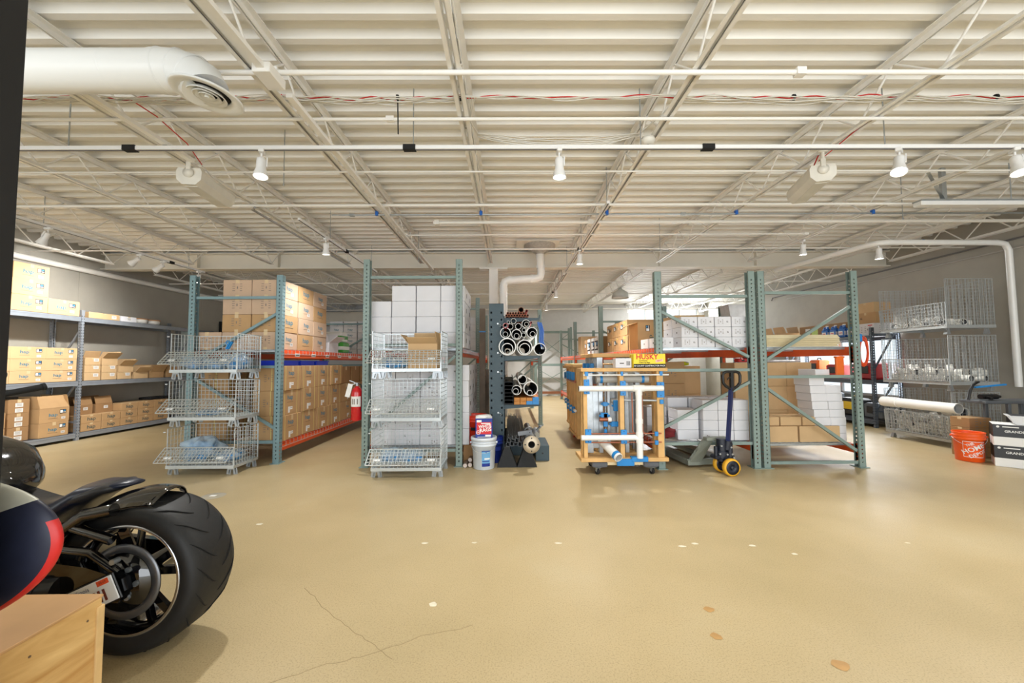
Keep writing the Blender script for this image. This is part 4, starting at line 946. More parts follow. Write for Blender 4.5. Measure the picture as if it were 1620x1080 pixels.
b3 = bucket('small blue bucket with yellow-topped label between the white bucket and struts', (-.20, 5.44, .0), navy, .10, .115, .33, handle=False); RSL[0] = .04
curved_label(b3, .1055, .16, .30, -.5, .9, [('rect', 0, 1, .82, 1, 1), ('rect', 0, 1, 0, .35, 2)], [sky_, mat('label_yellow', (236, 180, 50), .5, var=0), navy])
# box of rags
r = empty('rag_box', (-.315, 5.12, .389), .04); tag(r, 'red and blue box of white rags standing on the white bucket', 'box')
MB().bbox(-.105, .105, -.11, .11, 0, .235, .004).build('box_body', navy, r)
rr_ = mat('label_red', (206, 34, 44), .5, var=0)
M = T(0, -.1105, .118) @ RX(PI / 2); mb = MB(); mb.quad(.18, .145, M @ T(.0, -.0, 0), 0)
mb.text('WHITE', M @ T(.012, .022, .001) @ RZ(.1), .052, 1, .03, .95); mb.text('RAGS', M @ T(.018, -.022, .001) @ RZ(.12), .062, 1, .03, .95)
mb.quad(.06, .028, M @ T(-.06, .085, .001), 1); mb.quad(.11, .012, M @ T(.02, .057, .001), 1); mb.lathe([(0, .002), (.026, .002)], 18, 1, M @ T(-.07, -.052, 0)); mb.lathe([(0, .003), (.02, .003)], 18, 0, M @ T(-.07, -.052, 0)); mb.text('200', M @ T(-.07, -.052, .0035), .018, 1, .02)
mb.quad(.07, .02, M @ T(.05, -.09, .0005), 1); mb.quad(.16, .006, M @ T(0, -.108, .0005), 1); mb.build('printed_front', [rr_, paper], r)
mb = MB(); mb.quad(.09, .16, face_M('-X', .21, .22, .235) @ T(0, 0, 0), 0); mb.text('RAGS', face_M('-X', .21, .22, .235) @ T(0, 0, .0012) @ RZ(PI / 2), .04, 1, .02); mb.build('printed_side', [rr_, paper], r)
MB().box(-.1, .1, -.105, .105, .2352, .2365).build('box_top', paper, r); MB().blob((-.03, -.04, .25), (.08, .05, .022), 0, 4, .4, 18, 8, freq=4).blob((.03, .02, .25), (.06, .05, .02), 0, 9, .4, 18, 8).build('rag', paper, r)
# fire extinguisher hung on the tall rack's post
r = empty('fire_extinguisher', (-1.955, 5.24, .58)); tag(r, 'red fire extinguisher with white tag hung at the tall rack post', 'fire extinguisher')
ex = mat('extinguisher_red', (206, 26, 34), .25, coat=.5)
MB().lathe([(0, 0), (.055, 0), (.07, .012), (.07, .36), (.058, .40), (.03, .425), (.02, .44), (0, .44)], 26).build('cylinder', ex, r)
mb = MB(); 
for i in range(12):
    a, b_ = -1.1 + i * .18, -1.1 + (i + 1) * .18; f = lambda q, z: (.0712 * math.sin(q), -.0712 * math.cos(q), z); mb.add([f(a, .18), f(b_, .18), f(b_, .31), f(a, .31)], [(0, 1, 2, 3)], 0)
    if i in (3, 5, 8): mb.add([(.0718 * math.sin(q), -.0718 * math.cos(q), z) for q, z in ((a, .21), (b_, .21), (b_, .28), (a, .28))], [(0, 1, 2, 3)], 1)
mb.build('label', [paper, ink_grey], r)
MB().tube((0, 0, .44), (0, 0, .48), .018, 10).bar((-.02, 0, .48), (-.09, -.02, .51), .02, .008).bar((-.02, 0, .47), (-.08, -.02, .455), .02, .008).build('valve_handle', galv, r)
MB().path([(.02, 0, .47), (.06, -.03, .46), (.085, -.04, .38), (.08, -.04, .2), (.075, -.04, .12)], .009, 8).build('hose', black, r)
mb = MB().box(-.03, .03, -.0008, 0, -.17, 0, 0, T(-.05, -.085, .47) @ RY(.25)); mb.build('inspection_tag', paper, r)
MB().box(-.012, .05, .07, .075, .1, .4).build('wall_bracket', galv, r)
# white roof drain pipe from the ceiling down past the column
r = empty('roof_drain_pipe', (0, 7.62, 0)); tag(r, 'white roof drain pipe elbowing from the ceiling down beside the column', 'pipe')
MB().path([(.60, 0, 3.40), (.62, 0, 3.0), (.60, 0, 2.93), (.53, 0, 2.90), (.0, 0, 2.87), (-.07, 0, 2.84), (-.10, 0, 2.77), (-.10, 0, .3)], .075, 18).build('pipe_run', pvc, r)
for c, d_ in (((.61, 0, 3.12), (0, 0, 1)), ((.45, 0, 2.895), (1, 0, .04)), ((.03, 0, 2.872), (1, 0, .04)), ((-.10, 0, 2.68), (0, 0, 1))):
    c = Vector(c); d_ = Vector(d_).normalized(); MB().tube(c - d_ * .03, c + d_ * .03, .084, 18).build('coupling', pvc, r)
MB().lathe([(.30, 3.535), (.30, 3.50), (.16, 3.44), (.13, 3.40), (.08, 3.39), (.08, 3.36)], 26, 0, T(.60, 0, 0)).build('drain_funnel', mat('weathered_cast_iron', (176, 172, 164), .6, var=.15, scale=25), r)
MB().box(.15, .95, -.32, .32, 3.535, 3.545).build('drain_plate', deck_paint, r)

# ================================================================== rolling demonstration carts
carpet = mat('grey_carpet', (96, 98, 102), .95, bump=.4, scale=80); blk_rub = mat('black_tyre', (26, 26, 28), .7)
def caster(root, x, y, wr=.032, rot=0, wm=None):
    c = MB().box(-.03, .03, -.03, .03, wr * 2 + .012, wr * 2 + .016).bar((-.018, 0, wr * 2 + .012), (-.018, .012, wr), .004, .03).bar((.018, 0, wr * 2 + .012), (.018, .012, wr), .004, .03).build('caster', galv, root, (x, y, 0), (0, 0, rot))
    MB().tube((-.013, .012, wr), (.013, .012, wr), wr, 20).build('wheel', wm or blk_rub, c); return c
r = empty('demonstration_cart', (1.35, 4.80, 0)); tag(r, 'pine-framed cart of white and copper pipes with blue brackets, in front', 'cart')
zt, zb_ = 1.235, .15
MB().bbox(-.51, .51, -.06, .20, zt - .04, zt, .004).build('top_board', wood, r); MB().bbox(-.52, .50, -.06, .34, zb_, zb_ + .045, .004).build('bottom_board', wood, r)
for x, w_ in ((-.46, .045), (-.03, .05), (.42, .075)): MB().bbox(x - w_ / 2, x + w_ / 2, -.045, .045, zb_ + .045, zt - .04, .003).build('upright', wood, r)
for x in (-.46, .42): MB().bbox(x - .02, x + .02, .12, .20, zb_ + .045, zt - .04, .003).build('rear_upright', wood, r)
MB().bbox(-.30, .28, -.02, .07, .105, .15, .003).build('dolly_rail', wood_l, r); MB().bbox(-.30, .28, .26, .34, .105, .15, .003).build('dolly_rail', wood_l, r)
for s in (-1, 1): MB().bbox(-.10 + s * .0, .08, -.05, .40, .084, .149, .012).build('carpeted_end', carpet, r, (s * .30 + .01, 0, 0))
for x in (-.32, .32):
    for y in (-.02, .36): caster(r, x, y, .034, .4)
def seg(pts, r_, m, nm, n=12): return MB().path(pts, r_, n).build(nm, m, r)
y0 = -.085
o = MB().pipe((-.54, y0, 1.0), (.44, y0, 1.0), .033, .004, 18, 0, 1).build('pvc_pipe', [pvc, pvc_in], r)
seg([(-.52, y0, .435), (.10, y0, .435), (.14, y0, .42), (.15, y0, .38)], .031, pvc, 'pvc_pipe', 16)
seg([(.155, y0, .98), (.155, y0, .20)], .036, pvc, 'pvc_pipe', 18); MB().tube((.09, y0, 1.0), (.22, y0, 1.0), .040, 18).tube((.155, y0, 1.0), (.155, y0, .92), .041, 18).build('tee_fitting', pvc, r)
for z in (.62, .47, .40): MB().tube((.155, y0, z - .025), (.155, y0, z + .025), .042, 18).build('coupling', pvc, r)
seg([(-.48, -.06, 1.155), (.52, -.06, 1.155)], .009, pvc, 'thin_pipe', 8)
for z in (.475, .375): seg([(-.44, -.055, z), (.42, -.055, z)], .008, copper, 'copper_pipe', 8)
for x in (.09, .21): seg([(x, -.04, .95), (x, -.04, .50), (x + .02, -.05, .475)], .007, copper, 'copper_pipe', 8)
seg([(.0, -.02, .86), (.42, -.02, .85)], .014, galv, 'steel_conduit', 10)
for x, z, w_, h_ in ((-.445, 1.02, .065, .17), (-.02, 1.0, .065, .17), (.42, .98, .085, .18), (-.435, .45, .07, .16), (-.02, .44, .07, .16), (-.445, 1.17, .04, .05), (-.03, 1.17, .03, .05), (.43, 1.17, .035, .05), (.43, .84, .04, .05), (.36, .47, .04, .05), (.36, .37, .04, .05)):
    mb = MB().bbox(-w_ / 2, w_ / 2, -.07, -.046, -h_ / 2, h_ / 2, .003); 
    if h_ > .1:
        for s in (-1, 1): mb.tube((0, -.071, s * h_ * .38), (0, -.07, s * h_ * .38), .006, 8, 1)
    mb.build('blue_bracket', [blue_pl, black], r, (x, -.0, z))
MB().bbox(-.11, .09, -.055, -.02, .11, .19, .004).build('blue_bracket', blue_pl, r, (0, -.03, 0)); MB().bbox(.06, .25, -.06, .02, .155, .21, .004).build('blue_bracket', blue_pl, r, (-.0, -.03, 0))
p_ = MB().pipe((0, 0, 0), (-.13, .30, .14), .05, .006, 22, 0, 1).build('angled_pipe', [pvc, mat('pale_bore', (200, 200, 196), .5)], r, (-.12, -.20, .23)); MB().pipe((-.01, .024, .011), (-.025, .056, .026), .053, .004, 22).build('blue_strap', blue_pl, p_)
# inner panel with valves
for x, w_ in ((-.37, .11), (-.22, .05), (.10, .05), (.24, .06), (-.12, .035)): MB().bbox(x - w_ / 2, x + w_ / 2, .22, .30, zb_ + .045, zt - .06, .003).build('metal_stud', galv, r)
MB().bbox(-.38, -.24, .24, .26, .25, 1.0, .002).build('metal_panel', galv, r)
seg([(-.30, .10, 1.10), (.33, .10, 1.10)], .045, mat('grey_pipe', (176, 174, 166), .5), 'grey_pipe', 18)
for x in (-.24, .26): MB().tube((x - .015, .10, 1.10), (x + .015, .10, 1.10), .049, 16).build('blue_strap', blue_pl, r)
for x, z, w_, h_ in ((-.20, .66, .09, .07), (-.19, .61, .05, .16), (-.19, .80, .06, .05), (-.19, .44, .035, .12), (.02 - .08, .78, .06, .13), (-.08, .56, .09, .06), (-.07, .42, .09, .06), (-.05, 1.13, .06, .05)):
    MB().bbox(-w_ / 2, w_ / 2, -.02, .02, -h_ / 2, h_ / 2, .004).tube((-w_ / 2 - .02, 0, 0), (w_ / 2 + .02, 0, 0), .012, 10).build('blue_valve', blue_pl, r, (x, .12, z))
MB().tube((-.27, .08, .62), (-.17, .08, .62), .024, 12).build('copper_fitting', copper, r); MB().tube((-.17, .08, .62), (-.13, .08, .62), .028, 12).build('pvc_cap', pvc, r)
# boxes on top of the front cart
o = MB().bbox(-.095, .095, -.06, .06, 0, .115, .003).build('parts_box', card_w); tag(o, 'small white box on the cart top beside the yellow bag box', 'box'); o.location = (1.36, 4.86, 1.236); M = T(0, -.0605, .055) @ RX(PI / 2)
mb = MB(); [mb.quad(.005, .05, M @ T(.04 + .009 * i, 0, 0)) for i in range(5)]; mb.quad(.05, .012, M @ T(-.02, 0, 0)); mb.build('printed_label', ink_dark, o)
yl = mat('carton_yellow', (250, 222, 40), .45, var=.02); o = MB().bbox(-.19, .19, -.075, .075, 0, .165, .003).build('bag_box', yl); tag(o, 'yellow and black box of trash bags on the cart top', 'box'); o.location = (1.66 + .005, 4.86, 1.236)
M = T(0, -.0755, .0825) @ RX(PI / 2); mb = MB(); mb.quad(.378, .045, M @ T(0, -.059, 0), 1); mb.text('HUSKY', M @ T(-.03, .045, .001), .083, 0, .03, 1.0); mb.text('Contractor', M @ T(-.075, .002, .001), .022, 1, .02); mb.text('Clean-Up Bags', M @ T(-.06, -.02, .001), .022, 1, .02)
mb.text('50 COUNT CONTRACTOR PACK', M @ T(0, -.059, .001), .026, 2, .02, .95); mb.quad(.09, .03, M @ T(.115, .002, .001) @ RZ(.15), 3); mb.text('HEAVY', M @ T(.115, .002, .002) @ RZ(.15), .02, 0, .02); mb.build('printed_front', [mat('husky_red', (220, 34, 34), .5, var=0), black_m, paper, mat('pale_pink', (240, 200, 180), .5, var=0)], o)
mb = MB(); mb.text('HUSKY', face_M('-X', .38, .15, .165) @ RZ(PI / 2) @ T(0, .02, 0), .045, 0, .02); mb.build('printed_side', [MATS['husky_red']], o)

# further carts along the aisle
def side_cart(loc, label, L=1.0, top=1.5, grey=True, wheel=red, w=.55, topm=None):
    r = empty('demonstration_cart', loc); tag(r, label, 'cart', None)
    MB().bbox(-w / 2, w / 2, -L / 2, L / 2, .12, .165, .004).build('bottom_board', wood, r); MB().bbox(-w / 2 - .06, w / 2, -L / 2 - .03, L / 2 + .03, top - .05, top, .004).build('top_board', topm or wood, r)
    m_ = galv if grey else wood; n_ = 4
    for i in range(n_):
        y = -L / 2 + .05 + i * (L - .1) / (n_ - 1)
        for s in (-1, 1): MB().bbox(s * (w / 2 - .045) - .04, s * (w / 2 - .045) + .04, y - .02, y + .02, .165, top - .05, .003).build('upright', m_ if not (grey and i == 0 and s < 0) else galv, r)
    for z in (.55, 1.0): MB().tube((-w / 2 - .02, -L / 2 + .03, z), (-w / 2 - .02, L / 2 - .03, z), .02, 10).build('copper_pipe' if z > .9 else 'pvc_pipe', copper if z > .9 else pvc, r)
    for i in range(3):
        y = -L / 2 + .2 + i * L / 3.2; MB().bbox(-w / 2 - .05, -w / 2 - .0, y - .03, y + .03, top - .26, top - .13, .004).build('blue_bracket', blue_pl, r); MB().bbox(-w / 2 - .05, -w / 2 - .0, y - .02, y + .02, .5, .6, .004).build('blue_bracket', blue_pl, r)
    MB().tube((-.1, -L / 2 - .02, .8), (.12, -L / 2 - .02, .8), .03, 12).tube((.0, -L / 2 - .02, .3), (.0, -L / 2 - .02, 1.2), .03, 12).build('pvc_pipe', pvc, r)
    if grey: MB().bbox(-w / 2 + .1, w / 2 - .05, -L / 2 + .02, -L / 2 + .03, .3, top - .15, .002).build('metal_panel', galv, r)
    for x in (-w / 2 + .08, w / 2 - .08):
        for y in (-L / 2 + .08, L / 2 - .08): caster(r, x, y, .05, 0, wheel)
    return r
side_cart((1.43, 5.75, 0), 'steel-studded display cart right behind the front pine cart', .85, 1.42, True)
side_cart((1.36, 6.75, 0), 'pine display cart with red casters, second behind the front cart', .9, 1.28, False, w=.62)
side_cart((1.40, 7.75, 0), 'pine display cart with red casters, third behind the front cart', .85, 1.24, False, w=.5)
# ================================================================== pallet jack
jg = mat('grey_green_enamel', (132, 138, 128), .45, .1); jy = mat('yellow_tread', (226, 170, 40), .5); jd = mat('dark_navy_casting', (24, 30, 44), .4)
r = empty('pallet_jack', (2.50, 4.74, 0), .10); tag(r, 'pallet jack with navy handle and yellow wheels parked before the rack', 'pallet jack')
for s in (-1, 1):
    f = MB().prism([(-.08, .03), (.08, .03), (.08, .085), (.07, .095), (-.07, .095), (-.08, .085)], .32, 1.45, 0, T(s * .19, 0, 0)).prism([(-.055, .03), (.055, .03), (.04, .07), (-.04, .07)], 1.45, 1.52, 0, T(s * .19, 0, 0)).build('fork', jg, r)
    MB().tube((s * .19 - .03, 1.3, .04), (s * .19 + .03, 1.3, .04), .038, 16).build('load_wheel', jy, f)
    mb = MB(); A = [(s * .27, .34, .03), (s * .11, .34, .03), (s * .03, .16, .37), (s * .12, .16, .40)]; B_ = [(x, y + .05, z) for x, y, z in A]
    mb.add(A + B_, [(0, 1, 2, 3), (7, 6, 5, 4), (0, 4, 5, 1), (1, 5, 6, 2), (2, 6, 7, 3), (3, 7, 4, 0)]); mb.build('frame_leg', jg, r)
MB().box(-.27, .27, .34, .38, .03, .10).build('heel_bar', jg, r); MB().bbox(-.14, .14, .12, .21, .36, .40, .006).build('top_plate', jg, r)
mb = MB()
for i, c_ in enumerate('STRONG'): mb.text(c_, T(-.205 + .026 * i, .3375 - .029 * i, .135 + .052 * i) @ RX(PI / 2 - .5) @ RZ(1.0), .05, 0, .03)
mb.build('printed_text', ink_dark, r)
MB().tube((0, .06, .14), (0, .06, .40), .055, 20).tube((.0, .06, .18), (0, .06, .26), .075, 20).bbox(-.11, .13, .0, .12, .17, .215, .01).tube((-.09, .03, .2), (-.09, .03, .32), .022, 12).tube((.07, .01, .2), (.07, .01, .36), .03, 14).build('pump', jd, r)
mb = MB()
for x, z in ((-.07, .24), (.02, .23), (.08, .23), (.07, .31), (.1, .19), (-.05, .33)): mb.tube((x, -.005, z), (x, -.025, z), .011, 8)
mb.build('bolt_head', galv, r)
for y in (-.08, .10):
    wv = MB().lathe([(.045, -.028), (.078, -.028), (.078, .028), (.045, .028), (.018, .02), (.018, -.024), (.045, -.028)], 28, 0, T(.02, y, .1) @ RX(PI / 2)).build('steering_wheel', jd, r)
    MB().lathe([(.079, -.03), (.096, -.026), (.1, -.01), (.1, .01), (.096, .026), (.079, .03)], 30, 0, T(.02, y, .1) @ RX(PI / 2)).build('tread', jy, wv)
    mb = MB().tube((.02, y - .034, .1), (.02, y + .03, .1), .014, 12)
    mb.build('axle', galv, wv)
MB().tube((.02, -.12, .1), (.02, .14, .1), .012, 10).box(-.02, .06, -.02, .04, .12, .2).build('axle_fork', jd, r)
MB().bar((.055, .02, .34), (.085, -.03, 1.0), .048, .036).build('handle_shaft', mat('navy_handle', (30, 42, 92), .35), r)
MB().tube((.045, .03, .28), (.06, .02, .38), .045, 14).tube((0, .03, .34), (.11, .03, .34), .02, 10).build('pivot', jd, r)
cx = .09; hy = -.035
MB().path([(cx - .02, hy, .985), (cx - .075, hy, 1.02), (cx - .105, hy, 1.06), (cx - .108, hy, 1.14), (cx - .095, hy, 1.172), (cx - .06, hy, 1.185), (cx + .06, hy, 1.185), (cx + .095, hy, 1.172), (cx + .108, hy, 1.14), (cx + .105, hy, 1.06), (cx + .075, hy, 1.02), (cx + .02, hy, .985)], .017, 10, closed=True).bar((cx, hy, .96), (cx, hy, 1.18), .035, .03).build('handle_grip', black, r)
MB().path([(cx - .02, hy - .01, 1.12), (cx - .05, hy - .02, 1.115), (cx - .065, hy - .02, 1.09)], .006, 6).build('release_lever', black, r)

# ================================================================== odds and ends inside the right racks
rf2 = random.Random(3)
for i in range(3):
    o = MB().bbox(-.08, .08, -.06, .06, 0, .07, .006).build('red_pack', mat('red_blue_print', (176, 40, 60), .5, var=.3, scale=30)); tag(o, f'small red and blue printed pack on the deep brown cartons, {ORD[i]} across', 'package', 'printed packs on the brown cartons'); o.location = (1.98 + .17 * i, 6.34, 1.305); MB().box(-.081, .081, -.061, .061, .03, .045).build('printed_band', paper, o)
o = MB().blob((0, 0, .035), (.12, .10, .035), 0, 5, .3, 18, 10).build('safety_vest', mat('lime_fabric', (214, 230, 50), .8)); tag(o, 'crumpled lime safety vest on the tall tan carton', 'vest'); o.location = (2.93, 6.86, 1.236); MB().blob((0, -.02, .05), (.1, .02, .022), 0, 6, .2, 14, 8).build('reflective_stripe', mat('silver_fabric', (190, 192, 188), .4), o)
o = MB().bbox(-.16, .16, -.1, .1, 0, .05, .008).build('red_case', red); tag(o, 'flat red case lying on a tan carton near the shared post', 'case'); o.location = (2.0, 6.2 + .55, 1.305); MB().box(-.04, .04, -.105, -.1, .015, .035).build('latch', black, o)
o = MB().blob((0, 0, .07), (.16, .14, .07), 0, 8, .35, 18, 10).build('tool_bag', mat('dark_red_fabric', (120, 30, 34), .8)); tag(o, 'slumped dark red tool bag low behind the front pine cart', 'bag'); o.location = (2.02, 5.34, .31); MB().path([(-.1, 0, .11), (-.05, 0, .17), (.05, 0, .17), (.1, 0, .11)], .01, 6).build('handle', black, o)
# tote on cartons at the back of the end rack
oC = make_carton(.40, .40, .60, card_d, ()); oC.put((4.02, 7.3, ZD), 'tall dull carton under the clear tote at the back of the end rack')
o = MB().prism([(-.17, 0), (.17, 0), (.2, .2), (-.2, .2)], -.15, .15).build('storage_tote', mat('cloudy_tote', (226, 230, 234), .3, alpha=.9, var=.1, scale=12)); tag(o, 'cloudy grey storage tote high up between the two right racks', 'tote'); o.location = (4.08, 7.22, ZD + .605); MB().bbox(-.21, .21, -.165, .165, .2, .22, .004).build('lid', mat('cloudy_lid', (214, 216, 218), .4), o)
o = MB().bbox(-.27, .27, -.12, .12, 0, .03, .012).build('metal_tray', mat('pale_metal_tray', (214, 216, 220), .3, .4)); tag(o, 'long pale metal tray lying on the square tan cartons', 'tray'); o.location = (3.95, 5.93, ZE + 1.013); MB().box(-.25, .25, -.1, .1, .03, .032).build('tray_insert', paper, o)
for i, (x, y, c_, lb) in enumerate([(3.42, 5.95, red, 'small red tool case on the square tan cartons'), (3.55, 6.1, black, 'small black tool pouch on the square tan cartons')]):
    if i == 0: o = MB().bbox(-.07, .07, -.06, .06, 0, .06, .012).build('tool_case', c_); MB().box(-.02, .02, -.064, -.06, .02, .04).build('latch', black, o)
    else: o = MB().blob((0, 0, .04), (.07, .05, .04), 0, 3, .25).build('tool_pouch', c_); MB().box(-.03, .03, -.055, -.05, .03, .05).build('flap', black_m, o); y = 6.06
    tag(o, lb, 'tool case'); o.location = (x if i == 0 else 3.55, y, ZE + 1.013)
# ---- right wall shelving contents
SZ = (.152, .922, 1.802); RX0 = 7.36
def jug(y, label):
    r = empty('blue_jug', (RX0 - .12, y, SZ[2])); tag(r, label, 'jug', 'blue fluid jugs on the right shelving')
    bl = mat('blue_fluid_plastic', (40, 110, 196), .25, var=.05)
    MB().bbox(-.06, .06, -.09, .09, 0, .20, .02).bbox(-.045, .045, -.06, .05, .19, .235, .018).path([(0, .07, .17), (0, .085, .21), (0, .06, .25), (0, .01, .255)], .014, 8).tube((0, -.03, .23), (0, -.03, .265), .024, 12).build('body', bl, r); MB().tube((0, -.03, .265), (0, -.03, .29), .027, 14).build('cap', paper, r)
    mb = MB().box(-.0615, -.0605, -.055, .055, .05, .14, 0); mb.box(-.0622, -.0612, -.04, .04, .09, .11, 1); mb.box(-.055, .05, -.0915, -.0905, .05, .14, 0); mb.build('label', [paper, red], r)
for i, y in enumerate([8.45, 8.68, 8.91, 9.14]): jug(y, f'blue fluid jug on the right shelving, {ORD[i]} counted from the wire bins')
o = MB().bbox(-.19, .19, -.24, .24, 0, .24, .004).build('appliance_box', card_w); tag(o, 'white box with grey diagrams at the shelf end nearest the wire bins', 'box'); o.location = (RX0, 8.10, SZ[2]); print_on(o, .38, .48, .24, [('-X', 'lines', -.2, 0, .12), ('-X', 'lines', .2, 0, .12), ('-Y', 'lines', 0, 0, .14)]); MB().box(-.191, -.19, -.2, -.1, .19, .21).build('red_stripe', red, o)
o = MB().bbox(-.13, .13, -.9, .9, 0, .34, .004).build('long_carton', card_d); tag(o, 'very long dull carton behind the blue jugs with a green sticker', 'box'); o.location = (RX0 + .12, 9.24, SZ[2]); MB().box(-.131, -.1305, .3, .5, .1, .26).build('green_sticker', mat('lime_sticker', (190, 214, 90), .6, var=.1, scale=40), o); MB().box(-.131, -.1305, .55, .7, .08, .28).build('white_label', paper, o)
oc = make_carton(.34, .46, .22, card, [('-X', 'mark', -.2, 0, .1), ('-Y', 'blk', 0, 0, .001)]); oc.put((RX0 + .03, 8.1, SZ[2] + .242), 'brown carton stacked above the white diagram box by the wire bins')
oc2 = make_carton(.34, .40, .20, card_l, [('-Y', 'mark', .0, 0, .06)]); oc2.put((RX0 + .03, 8.1, SZ[2] + .463), 'topmost amber carton with red mark above the wire bins')
oc3 = make_carton(.36, .42, .22, card, (), flaps={'-X': .3, '+X': -.3}); 
oc3.put((RX0 - .02, 10.6, SZ[2]), 'open brown carton on the right shelving beyond the jugs'); oc3.put((RX0 - .02, 11.08, SZ[2]), 'second open brown carton on the right shelving, further along')
o = MB().bbox(-.14, .14, -.13, .13, 0, .11, .003).build('parts_box', card_w); tag(o, 'white box with dark print slumped next to the blue jugs', 'box'); o.location = (RX0 - .08, 10.0 - .3, SZ[2]); o.rotation_euler = (0, 0, .4); print_on(o, .28, .26, .11, [('-X', 'mark', 0, 0, .09)])
o = MB().blob((0, 0, .14), (.22, .36, .14), 0, 12, .2, 20, 12).build('duffel_bag', black_m); tag(o, 'black duffel bag with red tab at the far end of the right shelving', 'bag'); o.location = (RX0 - .03, 11.9, SZ[2]); MB().box(-.14, -.02, -.1, .08, .255, .27).build('red_tab', red, o)
def tool_case(y, lv, dx, dy, dz, m, m2, label, x=None):
    r = MB().bbox(-dx / 2, dx / 2, -dy / 2, dy / 2, 0, dz, .03).build('tool_case', m); tag(r, label, 'tool case'); r.location = (x or RX0, y, SZ[lv])
    MB().bbox(-dx / 2 - .01, dx / 2 - .05, -dy * .28, dy * .28, dz * .35, dz * .8, .006).build('dark_panel', m2, r); MB().path([(0, -dy * .2, dz), (0, -dy * .15, dz + .04), (0, dy * .15, dz + .04), (0, dy * .2, dz)], .01, 6).build('handle', m2, r)
tool_case(8.2, 1, .34, .5, .34, mat('deep_red_plastic', (172, 28, 30), .4), black, 'red tool case on the middle right shelf behind the wire bins')
tool_case(8.95, 1, .34, .42, .30, mat('deep_red_plastic', (0, 0, 0)), black, 'red and black tool case on the middle right shelf, second from the bins')
tool_case(9.55, 1, .3, .3, .40, mat('hi_vis_orange', (238, 110, 28), .5), black, 'orange tool case on the middle right shelf')
tool_case(10.0, 1, .34, .42, .30, mat('deep_red_plastic', (0, 0, 0)), black, 'red tool case beyond the orange one on the middle right shelf')
tool_case(8.6, 0, .34, .45, .36, black, mat('bright_yellow_plastic', (238, 200, 30), .4), 'black and yellow compressor case on the bottom right shelf')
tool_case(9.3, 0, .34, .5, .44, mat('grey_case_plastic', (86, 92, 98), .5), black, 'grey equipment case on the bottom right shelf')
tool_case(8.05, 0, .3, .4, .3, mat('grey_case_plastic', (0, 0, 0)), black, 'small grey equipment case at the near end of the bottom right shelf')
# coil of orange cord and roll of blue tape on the end rack's post
r = empty('cord_coil', (4.40, 5.05, 1.42)); tag(r, 'coil of orange extension cord hung on the end rack post', 'cord')
pts = []
for i in range(90):
    a = i * .42; pts.append((.045 + .022 * math.sin(a * .37) + .0, .012 * math.cos(a * .6), 0 + .17 * math.cos(a) - .02 * math.sin(a * .2))); pts[-1] = (.055 + .055 * math.sin(a) , pts[-1][1] + .004 * math.sin(a * 1.7), pts[-1][2])
MB().path(pts, .006, 6).build('cord', mat('orange_cord', (224, 78, 28), .5), r); MB().bbox(-.02, .03, -.03, .02, .12, .22, .008).build('blue_plug', blue_pl, r)
o = MB().bbox(-.05, .05, -.02, .02, 0, .26, .01).build('orange_bin', mat('hi_vis_orange', (0, 0, 0))); tag(o, 'orange plastic holder clipped inside the end rack post under the boards', 'holder'); o.location = (4.20, 5.12, 1.10); MB().box(-.052, .052, -.022, .022, .24, .262).build('rim', mat('hi_vis_orange', (0, 0, 0)), o)

# ================================================================== floor items at the right
RSL[0] = .06
hd = mat('home_orange', (242, 92, 22), .4); b4 = bucket('orange bucket with white lettering on the floor before the tall bins', (6.0, 5.30, 0), hd, rz=-.62)
curved_label(b4, .1335, .06, .262, -.62, .82, [('rect', 0, 1, .97, 1, 1), ('rect', 0, 1, 0, .03, 1), ('rect', 0, .02, 0, 1, 1), ('rect', .98, 1, 0, 1, 1), ('THE', .30, .80, .042, 1, .5), ('HOME', .46, .52, .078, 1, .5), ('DEPOT', .68, .24, .058, 1, .5)], [hd, paper], 'printed_label')
bbox_blk = mat('glossy_black_print', (26, 26, 30), .35, var=0); bbox_wh = mat('soft_grey_print', (206, 206, 206), .4, var=0)
for k in range(2):
    o = MB().bbox(-.5, .5, -.16, .16, 0, .255, .003).build('product_box', paper); tag(o, ['black and white product box on the floor, bottom of two', 'black and white product box stacked on its twin at the right edge'][k], 'box', 'black and white product boxes'); o.location = (6.46, 4.78, .0005 + k * .257); o.rotation_euler = (0, 0, -.78)
    M = T(0, -.1605, .1275) @ RX(PI / 2); mb = MB(); mb.quad(1.0, .15, M @ T(0, .052, 0), 0); mb.text('GRANDIA SERIES', M @ T(-.26, .045, .001), .040, 1, .02, 1.0); mb.quad(.13, .012, M @ T(-.36, .10, .001), 1); mb.lathe([(0, 0), (.014, 0)], 8, 1, M @ T(-.46, .10, .001)); mb.quad(.45, .09, M @ T(.12, -.06, .0005), 2)
    mb.quad(.09, .01, M @ T(.0, .06, .001), 3); mb.build('printed_front', [bbox_blk, paper, mat('dark_grey_print', (120, 120, 122), .4, var=.3, scale=20), sky_], o); MB().box(-.501, -.5, -.158, .158, .1, .253).build('printed_side', bbox_blk, o)
pbx = make_carton(.30, .24, .13, card_d, [('-Y', 'lines', 0, 0, .12)])
for k in range(4): pbx.put((6.31, 5.54, .0005 + k * .132), f'flat brown printed carton behind the orange bucket, {rows_name(k, 4)} of its stack', 'flat cartons behind the orange bucket', .0)
r = MB().prism([(-.30, 0), (.30, 0), (.36, .10), (-.36, .10), (-.352, .13), (-.295, .01), (.295, .01), (.352, .13)][:4], -.14, .14).build('plastic_tub', mat('white_tub', (224, 226, 228), .4)); tag(r, 'shallow white plastic tub on the black and white boxes', 'tub'); r.location = (6.46, 4.79, .516); r.rotation_euler = (0, 0, -.78)
MB().bbox(-.37, .37, -.15, .15, .095, .105, .002).build('rim', MATS['white_tub'], r); MB().box(-.34, .34, -.13, .13, .1052, .107).build('tub_mat', mat('dark_tub_contents', (60, 62, 66), .6), r)
